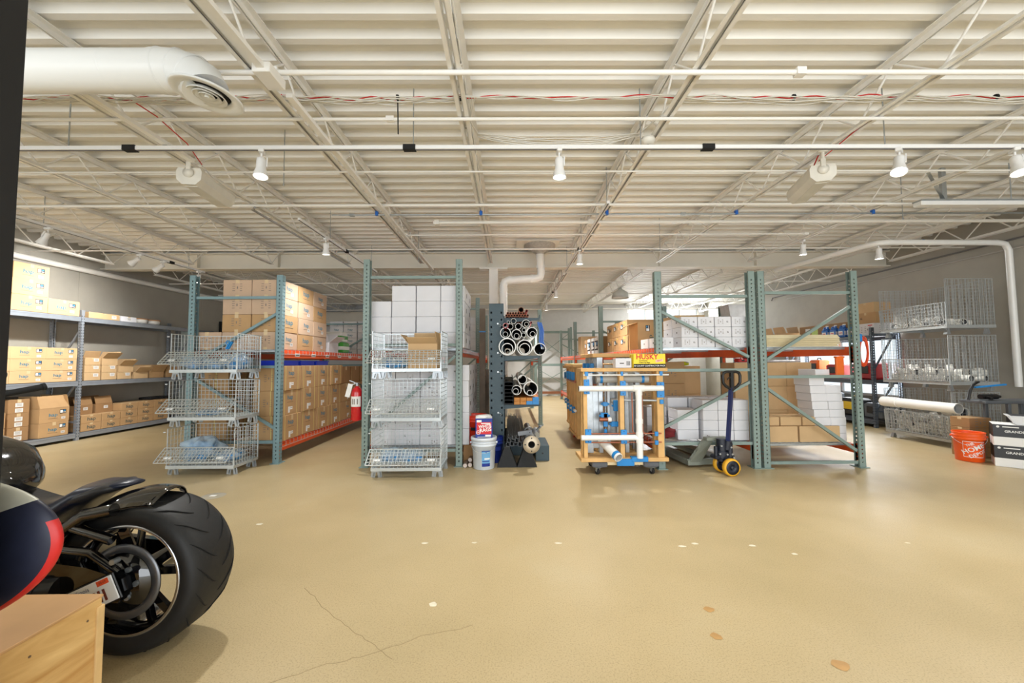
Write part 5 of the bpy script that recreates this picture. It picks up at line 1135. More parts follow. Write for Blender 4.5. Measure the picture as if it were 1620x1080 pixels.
r = empty('utility_cart', (6.72, 5.44, 0)); tag(r, 'grey plastic utility cart top with tools, behind the product boxes', 'cart')
gp = mat('slate_plastic', (84, 88, 92), .5)
MB().bbox(-.42, .45, -.10, .22, .72, .76, .008).build('cart_top', gp, r); MB().bbox(-.10, .45, -.08, .20, .12, .16, .008).build('cart_shelf', gp, r)
for x in (-.08, .42):
    for y in (-.07, .19): MB().bbox(x - .02, x + .02, y - .02, y + .02, .1, .72, .004).build('leg', gp, r); caster(r, x, y, .04)
r = empty('pry_tool', (6.42, 5.45, .765)); tag(r, 'black-handled tool with bright blue arm standing on the utility cart', 'tool')
MB().path([(-.22, 0, .0), (-.19, 0, .12), (-.15, 0, .20), (-.09, 0, .235), (-.06, 0, .24)], [.016, .017, .018, .017, .012], 10).build('handle', black, r); MB().bar((-.12, 0, .17), (.30, 0, .205), .03, .02).build('blue_arm', blue_pl, r)
r = empty('power_drill', (6.52, 5.48, .765)); tag(r, 'black power tool lying on the utility cart', 'tool'); MB().tube((-.12, 0, .04), (.10, 0, .04), .035, 14).tube((.1, 0, .04), (.15, 0, .04), .018, 12).build('body', black, r); MB().bar((-.06, 0, .04), (-.08, -.10, .02), .03).build('handle', black, r)

# ================================================================== motorcycle, crate and board in front
gloss = mat('gloss_black_paint', (8, 8, 10), .08, coat=1, var=0, spec=.6); satin = mat('satin_black', (16, 17, 22), .35, var=.1); rubber = mat('tyre_rubber', (20, 21, 22), .6, var=.15, scale=40, bump=.1)
polish = mat('polished_rim_edge', (190, 192, 196), .2, .95, var=0); leather = mat('black_leather', (44, 44, 46), .42, var=.12, scale=60, bump=.15); leather_b = mat('blue_black_leather', (18, 26, 46), .35, var=.1, scale=60, bump=.1)
bike = empty('motorcycle', (-1.735, 2.01, 0)); tag(bike, 'black custom motorcycle with very wide rear tyre standing in the left corner', 'motorcycle')
zc_ = .338; AX = T(0, 0, zc_) @ RX(PI / 2)     # lathe axis -> -Y
prof = [(.238, -.118), (.262, -.138), (.295, -.142), (.320, -.128), (.334, -.09), (.3385, -.04), (.339, 0), (.3385, .04), (.334, .09), (.320, .128), (.295, .142), (.262, .138), (.238, .118)]
ty = MB().lathe(prof, 72, 0, AX).build('rear_tyre', rubber, bike)
mb = MB()
for i in range(18):
    a0 = 2 * PI * i / 18
    for sgn, off in ((1, 0), (-1, PI / 18)):
        pts = []
        for k in range(9):
            t = k / 8; yy = sgn * (.015 + .105 * t); a = a0 + off + .34 * t ** 1.4; R_ = .3392 - .9 * max(0, abs(yy) - .03) ** 2 * 1.0 - (0 if abs(yy) < .09 else (abs(yy) - .09) * .30)
            pts.append((R_ * math.cos(a), yy, zc_ + R_ * math.sin(a)))
        mb.path(pts, [.001, .0025, .003, .003, .003, .003, .003, .0025, .001], 5)
mb.build('tread_groove', mat('groove_black', (6, 6, 6), .9, var=0), ty)
rim = MB().lathe([(.232, -.124), (.246, -.128), (.248, -.118), (.236, -.112), (.222, -.09), (.214, -.05), (.214, .05), (.222, .09), (.248, .12)], 64, 0, AX).build('rim', gloss, bike)
MB().lathe([(.2335, .1255), (.2475, .1290), (.2490, .1215)], 64, 0, AX).build('polished_edge', polish, rim)
for i in range(5):
    a = 2 * PI * i / 5 + .35; c_, s_ = math.cos(a), math.sin(a); mb = MB()
    for q in (-.20, .20): mb.bar((.05 * c_, -.06, zc_ + .05 * s_), (.222 * math.cos(a + q), -.085, zc_ + .222 * math.sin(a + q)), .02, .035)
    mb.build('spoke', gloss, rim)
MB().tube((0, -.11, zc_), (0, .12, zc_), .05, 24).build('hub', gloss, bike)
d_ = MB().lathe([(.128, -.0), (.165, -.0), (.165, .006), (.128, .006), (.128, 0)], 48, 0, T(0, -.125, zc_) @ RX(PI / 2)).build('drive_pulley', mat('brushed_pulley', (120, 122, 126), .4, .8, var=.1), bike)
MB().lathe([(.0, 0), (.127, 0), (.127, .01), (0, .02)], 40, 0, T(0, -.125, zc_) @ RX(PI / 2)).build('pulley_face', gloss, d_)
mb = MB()
for i in range(6): a = i * PI / 3; mb.tube((.07 * math.cos(a), -.14, zc_ + .07 * math.sin(a)), (.07 * math.cos(a), -.152, zc_ + .07 * math.sin(a)), .012, 6)
mb.build('bolt_head', galv, d_)
# swingarm
MB().prism([(.06, zc_ + .05), (.075, zc_), (.05, zc_ - .05), (-.28, zc_ - .03), (-.58, zc_ + .01), (-.60, zc_ + .14), (-.32, zc_ + .13), (-.1, zc_ + .10)], -.205, -.165).build('swingarm', gloss, bike)
MB().prism([(.06, zc_ + .04), (.06, zc_ - .04), (-.58, zc_ + .0), (-.60, zc_ + .12)], .165, .20).build('swingarm', gloss, bike)
MB().tube((0, -.215, zc_), (0, .21, zc_), .022, 16).tube((0, -.222, zc_), (0, -.215, zc_), .03, 6).build('axle', galv, bike)
MB().path([(.03, -.19, zc_ + .07), (-.08, -.2, zc_ + .16), (-.25, -.2, zc_ + .18), (-.45, -.19, zc_ + .13)], .018, 10).path([(-.02, -.17, zc_ + .2), (-.2, -.17, zc_ + .26), (-.5, -.15, zc_ + .22)], .022, 10).build('frame_tube', gloss, bike)
# fender shell
def shell(R_, half, a0, a1, n_, m_, thick=.008, flare=.0):
    vs, fs = [], []
    for i in range(n_ + 1):
        t = i / n_; a = a0 + (a1 - a0) * t; w_ = half(t)
        for j in range(m_ + 1):
            u = -1 + 2 * j / m_; rr = R_(t) - .055 * abs(u) ** 2.6
            vs.append((rr * math.cos(a), u * w_, zc_ + rr * math.sin(a)))
    for i in range(n_):
        for j in range(m_): fs.append((i * (m_ + 1) + j, (i + 1) * (m_ + 1) + j, (i + 1) * (m_ + 1) + j + 1, i * (m_ + 1) + j + 1))
    k = len(vs); cen = Vector((0, 0, zc_)); v2 = []
    for v in vs:
        d = Vector((v[0], 0, v[2] - zc_)).normalized() * thick; v2.append((v[0] - d.x, v[1], v[2] - d.z))
    f2 = [tuple(reversed([q + k for q in f])) for f in fs]; edge = []
    for i in range(n_):
        for j in (0, m_): a_, b_ = i * (m_ + 1) + j, (i + 1) * (m_ + 1) + j; edge.append((a_, b_, b_ + k, a_ + k))
    for i in (0, n_):
        for j in range(m_): a_, b_ = i * (m_ + 1) + j, i * (m_ + 1) + j + 1; edge.append((a_, b_, b_ + k, a_ + k))
    return MB().add(vs + v2, fs + f2 + edge, 0, None, True)
shell(lambda t: .372 + .022 * (1 - t) ** 3, lambda t: .10 + .055 * min(1, t * 4), math.radians(74), math.radians(172), 30, 12).build('rear_fender', gloss, bike)
MB().path([(-.02, -.165, zc_ + .33), (-.14, -.17, zc_ + .31), (-.27, -.17, zc_ + .22), (-.37, -.17, zc_ + .08)], .028, 12).build('fender_strut', gloss, bike)
def loft(sections, n=20, m=None):
    """sections: (x, zc, halfwidth, halfheight, squareness)"""
    vs, fs = [], []
    for (x, z, hw, hh) in sections:
        for i in range(n):
            a = 2 * PI * i / n; c_, s_ = math.cos(a), math.sin(a); e = .75
            vs.append((x, hw * math.copysign(abs(c_) ** e, c_), z + hh * math.copysign(abs(s_) ** e, s_)))
    k = len(sections)
    for i in range(k - 1):
        for j in range(n): fs.append((i * n + j, (i + 1) * n + j, (i + 1) * n + (j + 1) % n, i * n + (j + 1) % n))
    fs += [tuple(range(n)), tuple(range((k - 1) * n + n - 1, (k - 1) * n - 1, -1))]
    return MB().add(vs, fs, 0, None, True)
loft([(-.10, .735, .04, .012), (-.16, .728, .10, .026), (-.26, .695, .13, .036), (-.36, .645, .145, .045), (-.46, .61, .15, .045), (-.56, .615, .14, .04), (-.66, .66, .12, .036), (-.72, .70, .10, .03)], 24).build('seat', leather, bike)
loft([(-.06, .742, .03, .008), (-.14, .735, .075, .018), (-.26, .70, .13, .05), (-.38, .62, .155, .06), (-.48, .54, .15, .06), (-.56, .47, .13, .05)], 24).build('seat_cowl', leather_b, bike)
tank = loft([(-.60, .735, .05, .03), (-.64, .765, .11, .08), (-.72, .80, .155, .125), (-.86, .83, .175, .14), (-1.04, .85, .165, .125), (-1.2, .87, .12, .085), (-1.28, .88, .04, .03)], 28).build('fuel_tank', gloss, bike)
mb = MB(); rb_ = random.Random(2)
for i in range(7):
    a = rb_.uniform(-.09, .09); mb.blob((-.80 + rb_.uniform(-.07, .07), -.135 + rb_.uniform(-.008, .004), .90 + rb_.uniform(-.03, .02)), (.035, .012, .012), 0, i, .4, 12, 8)
mb.build('airbrushed_art', mat('pink_grey_airbrush', (196, 150, 150), .2, coat=1, var=.4, scale=30), tank)
# engine and exhaust
MB().bbox(-1.05, -.62, -.14, .14, .20, .62, .04).build('engine_block', satin, bike)
ex_ = MB().path([(-.20, -.20, .34), (-.34, -.215, .33), (-.55, -.22, .335), (-.75, -.21, .36), (-.92, -.18, .45)], .058, 18).build('exhaust', satin, bike)
MB().lathe([(.06, 0), (.066, .02), (.066, .09), (.06, .11)], 20, 0, T(-.26, -.208, .335) @ RY(-PI / 2)).build('end_cap', leather_b, ex_)
MB().path([(-.58, -.17, .47), (-.8, -.17, .50), (-1.0, -.16, .60)], .05, 16).build('exhaust', satin, bike)
# plate
pl = empty('license_plate', (-.02, -.232, .335)); pl.parent = bike; pl.rotation_euler = (0, -.42, 0)
MB().bbox(-.115, .09, -.003, .003, -.05, .055, .002).build('plate_panel', mat('plate_white', (226, 232, 238), .4, var=0), pl)
mb = MB(); M = T(0, -.0035, 0) @ RX(PI / 2); mb.text('Illinois', M @ T(-.045, .036, .0004), .026, 1, .0); mb.text('III', M @ T(.02, -.014, .0004), .068, 0, .02, 1.25); mb.quad(.052, .022, M @ T(.05, .040, .0), 2); mb.text('05-19', M @ T(.05, .040, .0012), .013, 0, .01)
mb.build('plate_lettering', [mat('plate_maroon', (110, 50, 44), .5, var=0), mat('plate_blue', (40, 60, 120), .5, var=0), mat('plate_orange', (226, 84, 44), .5, var=0)], pl)
MB().bbox(-.12, .095, .004, .012, -.055, .06, .003).build('plate_bracket', black, pl)
MB().tube((-.30, -.205, .45), (-.30, -.175, .45), .017, 12).tube((.02, -.21, .46), (.02, -.18, .46), .012, 12).build('bolt_head', galv, bike)
# front end: fork, wheel, bars, mirror
MB().bar((-1.20, -.0, .86), (-1.45, 0, .86), .09, .12).build('headstock', gloss, bike)
for s in (-1, 1): MB().tube((-1.36, s * .11, .98), (-1.82, s * .11, .33), .026, 14).build('fork_leg', satin, bike)
fw = MB().lathe([(.25, -.05), (.29, -.06), (.325, -.035), (.335, 0), (.325, .035), (.29, .06), (.25, .05)], 48, 0, T(-1.82, 0, .336) @ RX(PI / 2)).build('front_tyre', rubber, bike)
MB().lathe([(.245, -.045), (.255, -.05), (.235, 0), (.255, .05), (.245, .045)], 48, 0, T(-1.82, 0, .336) @ RX(PI / 2)).tube((-1.82, -.06, .336), (-1.82, .06, .336), .04, 16).build('front_rim', gloss, bike)
for i in range(5):
    a = 2 * PI * i / 5; MB().bar((-1.82, 0, .336), (-1.82 + .24 * math.cos(a), 0, .336 + .24 * math.sin(a)), .03, .02).build('front_spoke', gloss, bike)
MB().path([(-1.43, .68, 1.142), (-1.48, .5, 1.12), (-1.46, .2, 1.06), (-1.42, 0, 1.03), (-1.46, -.2, 1.06), (-1.48, -.5, 1.12)], .013, 12).build('handlebar', black, bike)
for s in (1, -1): g_ = MB().tube((-1.395, s * .74, 1.165), (-1.48, s * .52, 1.115), .020, 16).tube((-1.39, s * .752, 1.168), (-1.396, s * .737, 1.164), .024, 16).build('hand_grip', black_m, bike); MB().bbox(-.03, .03, -.05, .05, -.03, .03, .01, 0, T(-1.49, s * .46, 1.11)).bar((-1.50, s * .46, 1.11), (-1.46, s * .66, 1.10), .012).build('switch_housing', black, g_)
mr = MB().lathe([(0, 0), (.06, .0), (.065, .01), (.05, .03), (0, .04)], 26, 0, T(-1.52, .62, 1.245) @ RZ(.6) @ RY(-PI / 2 + .1) @ Matrix.Diagonal((.55, 1.3, 1, 1))).build('mirror', black, bike)
MB().path([(-1.49, .46, 1.13), (-1.50, .52, 1.18), (-1.52, .6, 1.23)], .007, 8).build('mirror_stem', black, mr)
MB().bar((-.70, -.10, .05), (-.78, -.28, .02), .02).build('kickstand', satin, bike)

# plywood crate
ply = mat('plywood_face', (226, 186, 122), .55, var=0)
nt = ply.node_tree; N, L = nt.nodes, nt.links; tc = N.new('ShaderNodeTexCoord'); mp = N.new('ShaderNodeMapping'); mp.inputs['Scale'].default_value = (1.5, .8, 5); L.new(tc.outputs['Object'], mp.inputs[0])
nz = N.new('ShaderNodeTexNoise'); nz.inputs['Scale'].default_value = 2.2; nz.inputs['Detail'].default_value = 6; nz.inputs['Distortion'].default_value = 1.2; L.new(mp.outputs[0], nz.inputs['Vector'])
rp = N.new('ShaderNodeValToRGB'); e = rp.color_ramp.elements; e[0].position = .35; e[0].color = (*lin(196, 148, 84), 1); e[1].position = .62; e[1].color = (*lin(234, 198, 134), 1); L.new(nz.outputs['Fac'], rp.inputs[0]); L.new(rp.outputs[0], N['Principled BSDF'].inputs['Base Color'])
cr = empty('plywood_crate', (-2.0, 1.05, 0)); tag(cr, 'plywood crate in the near corner with the striped board on top', 'crate')
MB().bbox(-.45, .445, .082, .552, .012, .428, .002).build('side_panels', ply, cr); MB().bbox(-.455, .448, .08, .555, .428, .438, .002).build('lid', mat('plywood_top', (206, 162, 112), .5, var=.1, scale=4), cr)
MB().bbox(.432, .452, .53, .558, 0, .40, .002).build('corner_batten', mat('plywood_edge', (224, 188, 130), .6, var=.1, scale=12), cr)
mb = MB()
for i in range(6): mb.box(.0 + .03 * i, .004 + .03 * i, .22, .42 - .02 * i, .4382, .4386, 0, RZ(-.2))
mb.build('scratch_mark', mat('burn_brown', (96, 60, 36), .8, var=0), cr)
mb = MB(); [mb.tube((.4445, y, z), (.4465, y, z), .004, 8) for y in (.14, .32, .5) for z in (.06, .37)]; mb.build('nail', mat('dull_nail', (110, 90, 70), .6, var=0), cr)
# striped board: flattened oval hull standing on edge
vs, fs, mi = [], [], []; nu, nv = 96, 70; A_, Bv, Cv = .62, .075, .26
for j in range(nv + 1):
    th = PI * j / nv
    for i in range(nu):
        a = 2 * PI * i / nu; r_ = math.sin(th); vs.append((A_ * r_ * math.cos(a), -Bv * math.cos(th), Cv * r_ * math.sin(a)))
mb = MB()
for j in range(nv):
    for i in range(nu):
        i2 = (i + 1) % nu; f = (j * nu + i, j * nu + i2, (j + 1) * nu + i2, (j + 1) * nu + i)
        x = sum(vs[q][0] for q in f) / 4; z = sum(vs[q][2] for q in f) / 4; rr = math.hypot(x / A_, z / Cv)
        m_ = 1
        if z > .07 + .33 * (x - .41): m_ = 0
        if rr > .978 and z < .05: m_ = 2
        mi.append((f, m_))
for m_ in range(3): 
    fl_ = [f for f, q in mi if q == m_]; mb.f += fl_; mb.m += [m_] * len(fl_); mb.sm += [True] * len(fl_)
mb.v = vs
bd = mb.build('oval_board', [mat('board_cream', (196, 196, 182), .4, var=.08, scale=14), mat('board_navy', (34, 38, 58), .5, var=.12, scale=20), mat('board_red', (200, 36, 34), .45, var=.05)]); tag(bd, 'cream, navy and red oval board standing on edge upon the plywood crate', 'board')
bd.location = (-1.955, 1.25, .715); bd.rotation_euler = (0, math.radians(-8), 0)
MB().text('N2', T(.40, -.062, -.035) @ RX(PI / 2) @ RY(.12), .085, 0, .02, 1.3).build('painted_mark', MATS['board_cream'], bd)

# ================================================================== under-roof services
lamp_w = mat('white_lamp_paint', (232, 232, 230), .35, var=0); glow = mat('lamp_glow', (255, 250, 238), .5, emit=14, var=0)
def spot_head(x, y, z, label, tilt=0, az=0, power=70, group='white track spotlights', s=1.0, ang=120):
    r = empty('track_spotlight', (x, y, z), az); tag(r, label, 'spotlight', group)
    MB().bbox(-.02 * s, .02 * s, -.045 * s, .045 * s, -.03 * s, 0, .004).tube((0, 0, -.03 * s), (0, 0, -.075 * s), .008 * s, 10).build('track_adapter', lamp_w, r)
    h = MB().lathe([(0, .0), (.026, 0), (.034, -.008), (.036, -.03), (.036, -.09), (.044, -.115), (.056, -.16), (.058, -.165), (.052, -.165), (.048, -.150), (.03, -.10), (0, -.10)], 24, 0, T(0, 0, 0) @ Matrix.Scale(s, 4)).bar((.04 * s, 0, .01), (.04 * s, 0, -.07 * s), .008, .02).build('lamp_shade', lamp_w, r, (0, 0, -.07 * s), (tilt, 0, 0))
    MB().lathe([(0, -.149), (.046, -.149), (.03, -.140), (0, -.136)], 20, 0, Matrix.Scale(s, 4)).build('bulb', glow, h)
    l = bpy.data.lights.new('spot_beam', 'SPOT'); l.energy = power; l.spot_size = math.radians(ang); l.spot_blend = .9; l.shadow_soft_size = .05; l.color = (1, .985, .955)
    o = bpy.data.objects.new('spot_beam', l); col.objects.link(o); o.parent = h; o.location = (0, 0, -.17 * s)
    return r
def rail(label, p0, p1, group, splices=(), hangers=()):
    r = empty('track_rail', p0); tag(r, label, 'track rail', group); d = Vector(p1) - Vector(p0)
    MB().bar((0, 0, 0), d, .034, .03).build('rail_body', lamp_w, r)
    MB().bar(Vector((0, 0, -.0165)), d + Vector((0, 0, -.0165)), .012, .004).build('rail_slot', mat('rail_slot_grey', (90, 90, 96), .6), r)
    for t in splices: c = d * t; u = d.normalized() * .05; MB().bar(c - u, c + u, .05, .042).build('coupler', black_m, r)
    for t in hangers: c = d * t; MB().tube(c, c + Vector((0, 0, ZC - p0[2])), .005, 6).build('hanger_rod', galv, r)
    return r
rail('white track rail crossing the whole room above the open floor', (-7.9, 3.22, 3.06), (7.6, 3.22, 3.06), None, ((-3.06 + 7.9) / 15.5, (-.80 + 7.9) / 15.5, (1.64 + 7.9) / 15.5), (.13, .28, .46, .58, .71, .79, .9))
PW = 122
spot_head(-2.0, 3.22, 3.045, 'white track spotlight on the cross rail left of the centre, lit', -.15, .4, PW)
spot_head(.42, 3.22, 3.045, 'white track spotlight on the cross rail beside the centre, shining brightly', 0, 0, PW)
spot_head(3.22, 3.22, 3.045, 'white track spotlight on the cross rail turned toward the right wall', -.45, -.9, PW)
spot_head(4.18, 3.22, 3.045, 'white track spotlight on the cross rail nearest the right edge', -.3, -.5, PW)
spot_head(-5.2, 3.22, 3.045, 'white track spotlight on the cross rail above the dark jamb side', -.2, .6, PW)
rail('white track rail running back over the centre aisle', (1.14, 4.5, 3.12), (1.14, 7.95, 3.12), 'rails running to the rear', (.55,), (.02, .5, .95))
rail('white track rail beyond the beam over the centre aisle', (1.14, 8.25, 3.12), (1.14, 15.2, 3.12), 'rails running to the rear', (.3,), (.05, .5, .9))
for i, y in enumerate([6.4, 9.7, 12.2, 14.4]): spot_head(1.14, y, 3.105, f'white spotlight over the centre aisle, {ORD[i]} going back', 0, 0, PW * 2.0)
rail('white track rail over the blue-green rack aisle', (-2.62, 5.0, 3.12), (-2.62, 7.95, 3.12), 'rails running to the rear', (.5,), (.3, .9))
spot_head(-2.62, 5.75, 3.105, 'white spotlight over the aisle between the left two racks', .1, 0, PW)
rail('white track rail along the left wall shelving', (-6.0, 4.0, 3.12), (-6.0, 7.95, 3.12), 'rails running to the rear', (.8,), (.3, .9))
for i, (y, t) in enumerate([(5.24, -.5), (6.55, -1.0), (7.0, -1.0), (7.8, -.1)]): spot_head(-6.0, y, 3.105, f'white spotlight aimed at the left wall shelving, {ORD[i]} going back', t, -PI / 2 if t < -.3 else 0, PW * (1.0 if t < -.3 else .8), ang=110)
spot_head(-6.0, 4.3, 3.105, 'white spotlight at the near end of the left wall rail', -.6, -PI / 2, PW * 1.2)
spot_head(5.68, 6.08, 3.09, 'white spotlight under the right-hand white pipe before the tall bins', 0, 0, PW * 1.3)
spot_head(4.6, 6.2, 3.19, 'white spotlight clipped under a joist above the end rack', 0, 0, PW * .6)
# round duct with elbow diffuser
r = empty('round_duct', (0, 2.37, 3.075)); tag(r, 'fat white round duct ending in a downward round diffuser, upper left', 'duct')
dm = mat('white_duct_paint', (232, 234, 232), .35, var=0)
MB().tube((-7.9, 0, 0), (-2.08, 0, 0), .118, 40, cap=False).build('duct_body', dm, r)
for i in range(10):
    x = -7.5 + i * .57; MB().lathe([(.118, -.006), (.1195, 0), (.118, .006)], 40, 0, T(x, 0, 0) @ RY(PI / 2 - .12)).build('spiral_seam', dm, r)
mb = MB(); pts = [(-2.10, 0, 0), (-2.05, 0, 0), (-1.97, 0, -.006), (-1.90, 0, -.03), (-1.84, 0, -.07), (-1.815, 0, -.12)]; mb.path(pts, .122, 36); mb.build('elbow', dm, r)
for x, a in ((-2.06, 0), (-1.97, .25), (-1.89, .6)): MB().lathe([(.122, -.006), (.127, 0), (.122, .006)], 36, 0, T(x, 0, [0, -.006, -.035][(0, .25, .6).index(a)]) @ RY(PI / 2 + a)).build('elbow_seam', dm, r)
df = MB().lathe([(.12, .02), (.185, -.012), (.188, -.02), (.18, -.024), (.125, -.01), (.118, 0)], 36).build('diffuser_ring', dm, r, (-1.805, 0, -.135), (0, .12, 0))
for k in (.095, .065, .035): MB().lathe([(k - .012, .012), (k + .008, -.01), (k + .006, -.014), (k - .016, .008)], 30).build('diffuser_blade', dm, df, (0, 0, -.012))
MB().tube((0, 0, .0), (0, 0, .004), .118, 30).build('throat_shade', black_m, df, (0, 0, .008)); MB().tube((0, 0, -.03), (0, 0, .005), .014, 10).build('centre_hub', dm, df)  # black disc stands in for the shade up inside the white duct
# conduits crossing below the joists
def conduit(label, pts, r_, m, name='conduit', group=None, clips=(), clipm=None, fittings=()):
    pts = [Vector(p) for p in pts]; o = MB().path([p - pts[0] for p in pts], r_, 10).build(name, m); tag(o, label, 'conduit', group); o.location = pts[0]
    for x in clips: MB().bbox(-.018, .018, -.02, .02, -.03, .035, .004).build('clip', clipm or galv, o, Vector(x) - pts[0])
    for x in fittings: MB().bar(Vector(x) - pts[0] - Vector((.03, 0, 0)), Vector(x) - pts[0] + Vector((.03, 0, 0)), r_ * 2.8).build('fitting', m, o)
    return o
zj = 3.215 - .036
conduit('thick white conduit crossing the room, nearest overhead', [(-7.9, 2.52, zj), (7.6, 2.52, zj)], .017, white_steel, fittings=[(1.9, 2.52, zj), (-1.5, 2.52, zj)])
conduit('white conduit just beyond the cable bundle', [(-7.9, 3.02, zj), (7.6, 3.02, zj)], .013, white_steel, fittings=[(-.9, 3.02, zj)])
conduit('slim white conduit beyond the cross rail', [(-7.9, 3.9, zj + .01), (7.6, 3.9, zj + .01)], .009, white_steel)
conduit('white conduit crossing before the galvanised one', [(-7.9, 4.72, zj), (7.6, 4.72, zj)], .016, white_steel)
conduit('bare galvanised conduit with blue clips crossing the room', [(-2.2, 4.98, zj - .02), (7.6, 4.98, zj - .02)], .011, galv, clips=[(x, 4.98, zj - .0) for x in (-1.64, -.34, 1.24, 2.87, 4.6)], clipm=mat('blue_clip', (30, 100, 190), .5), fittings=[(-1.95, 4.98, zj - .02), (2.2, 4.98, zj - .02)])
conduit('thick white sprinkler pipe over the central racks', [(-1.0, 5.32, zj), (7.6, 5.32, zj)], .022, white_steel, fittings=[(-.95, 5.32, zj), (1.1, 5.32, zj)])
conduit('slim white conduit over the central racks', [(-1.5, 5.85, zj), (4.4, 5.85, zj)], .011, white_steel, fittings=[(-1.5, 5.85, zj), (4.4, 5.85, zj)])
conduit('slim white conduit shortly before the roof beam', [(-7.9, 6.6, zj), (7.6, 6.6, zj)], .011, white_steel)
for i, y in enumerate([9.4, 11.0, 12.6, 14.2]): conduit(f'white conduit crossing beyond the beam, {ORD[i]} going back', [(-7.9, y, zj), (7.6, y, zj)], .02 if i % 2 else .012, white_steel, group='conduits beyond the beam')
conduit('grey bent conduit dropping toward the beam between the left racks', [(-2.95, 4.65, 3.13), (-3.02, 4.72, 3.13), (-3.02, 4.9, 3.13), (-2.98, 7.3, 3.13), (-2.9, 7.7, 3.06), (-2.8, 7.95, 2.98)], .014, mat('grey_conduit', (170, 170, 168), .4, .3))
conduit('white PVC pipe looping over the tall bins and down the right wall', [(5.3, 7.9, 3.1), (5.62, 6.15, 3.1), (5.68, 6.06, 3.1), (5.78, 6.03, 3.1), (7.42, 6.0, 3.08), (7.54, 6.0, 3.06), (7.59, 6.0, 2.96), (7.6, 6.0, .9)], .042, pvc, 'pvc_vent_pipe', clips=[(6.3, 6.02, 3.1)], clipm=blue_pl)
conduit('thick white pipe running along the left wall', [(-8.02, -2, 3.10), (-8.02, 15.5, 3.10)], .05, white_steel, 'wall_pipe')
conduit('thin dark conduit running along the right wall', [(7.66, 2.0, 3.13), (7.66, 11.6, 3.13), (7.66, 11.65, 3.05)], .014, mat('dark_grey_conduit', (104, 102, 100), .5), 'wall_conduit')
conduit('thin grey conduit lower along the right wall above the bins', [(7.66, 2.0, 2.98), (7.66, 11.0, 3.0)], .012, mat('dull_white_conduit', (176, 172, 166), .5), 'wall_conduit')
# raceways running back between joists
def raceway(label, x, y0, y1, z, box=True):
    r = empty('raceway', (x, y0, z)); tag(r, label, 'raceway', 'white raceways under the joists'); MB().bar((0, 0, 0), (0, y1 - y0, 0), .045, .03).build('channel_body', white_steel, r)
    if box: MB().bbox(-.055, .055, y1 - y0 - .02, y1 - y0 + .16, -.035, .03, .004).build('junction_box', white_steel, r)
raceway('white raceway and box left of the round duct diffuser', -2.78, 2.42, 3.5, 3.1, False); raceway('white raceway with junction box above and right of the diffuser', -1.50, .8, 2.40, 3.12); raceway('white raceway running back from the far conduit at left', -1.50, 2.7, 7.9, 3.15, False)
o = MB().bbox(-.06, .06, -.03, .13, -.03, .03, .004).build('junction_box', white_steel); tag(o, 'white junction box on the near conduit below the round duct', 'junction box'); o.location = (-2.80, 2.34, 3.12); MB().tube((0, .13, 0), (0, .17, 0), .015, 10).build('connector', white_steel, o)
# speakers
def speaker(x, y, z, rz, label, mirror=1):
    r = empty('ceiling_speaker', (x, y, z), rz); tag(r, label, 'speaker', 'white rounded bar speakers'); sm = mat('speaker_white', (216, 212, 200), .5)
    MB().prism([(-.105, .04), (-.09, .075), (.09, .075), (.105, .04), (.10, -.03), (.055, -.075), (-.055, -.075), (-.10, -.03)], -.27, .27).build('housing', sm, r)
    MB().prism([(-.085, -.035), (-.05, -.079), (.05, -.079), (.085, -.035)], -.23, .23).build('grille', mat('speaker_grille', (204, 201, 190), .7), r)
    MB().lathe([(0, 0), (.042, 0), (.045, .012), (0, .02)], 20, 0, T(0, -.27, .03) @ RX(PI / 2)).bbox(-.02, .02, -.285, -.265, .03, .13, .004).tube((0, -.275, .12), (0, -.275, .18), .014, 12).lathe([(0, .18), (.045, .18), (.04, .20), (0, .2)], 20, 0, T(0, -.275, 0)).build('swivel_mount', sm, r)
    MB().path([(.0, .27, .06), (.0, .2, .12), (.02, .0, .14), (0, -.2, .2)], .006, 6).build('cable', red if mirror < 0 else white_steel, r)
speaker(-2.85, 3.78, 2.97, .12, 'white rounded speaker hung from a joist at the left, grille down'); speaker(2.90, 3.78, 2.99, -.28, 'white rounded speaker hung from a joist at the right, grille down', -1)
# LED batten at right with slotted angle bracket
r = empty('light_fixture', (5.75, 4.45, 3.06)); tag(r, 'long galvanised-white strip fixture hung on rods at the right edge', 'light fixture')
MB().bbox(-1.13, 1.2, -.05, .05, -.02, .03, .006).build('housing', lamp_w, r); MB().bbox(-1.13, 1.2, -.058, .058, .03, .045, .002).build('strut_channel', galv, r)
for x in (-.05, .9): MB().tube((x, 0, .04), (x, 0, .48), .006, 8).build('hanger_rod', galv, r)
MB().bbox(-.85, -.80, -.02, .02, .04, .42, .002).bar((-.82, 0, .05), (-1.25, -.25, .25), .03, .005).build('slotted_bracket', galv, r)
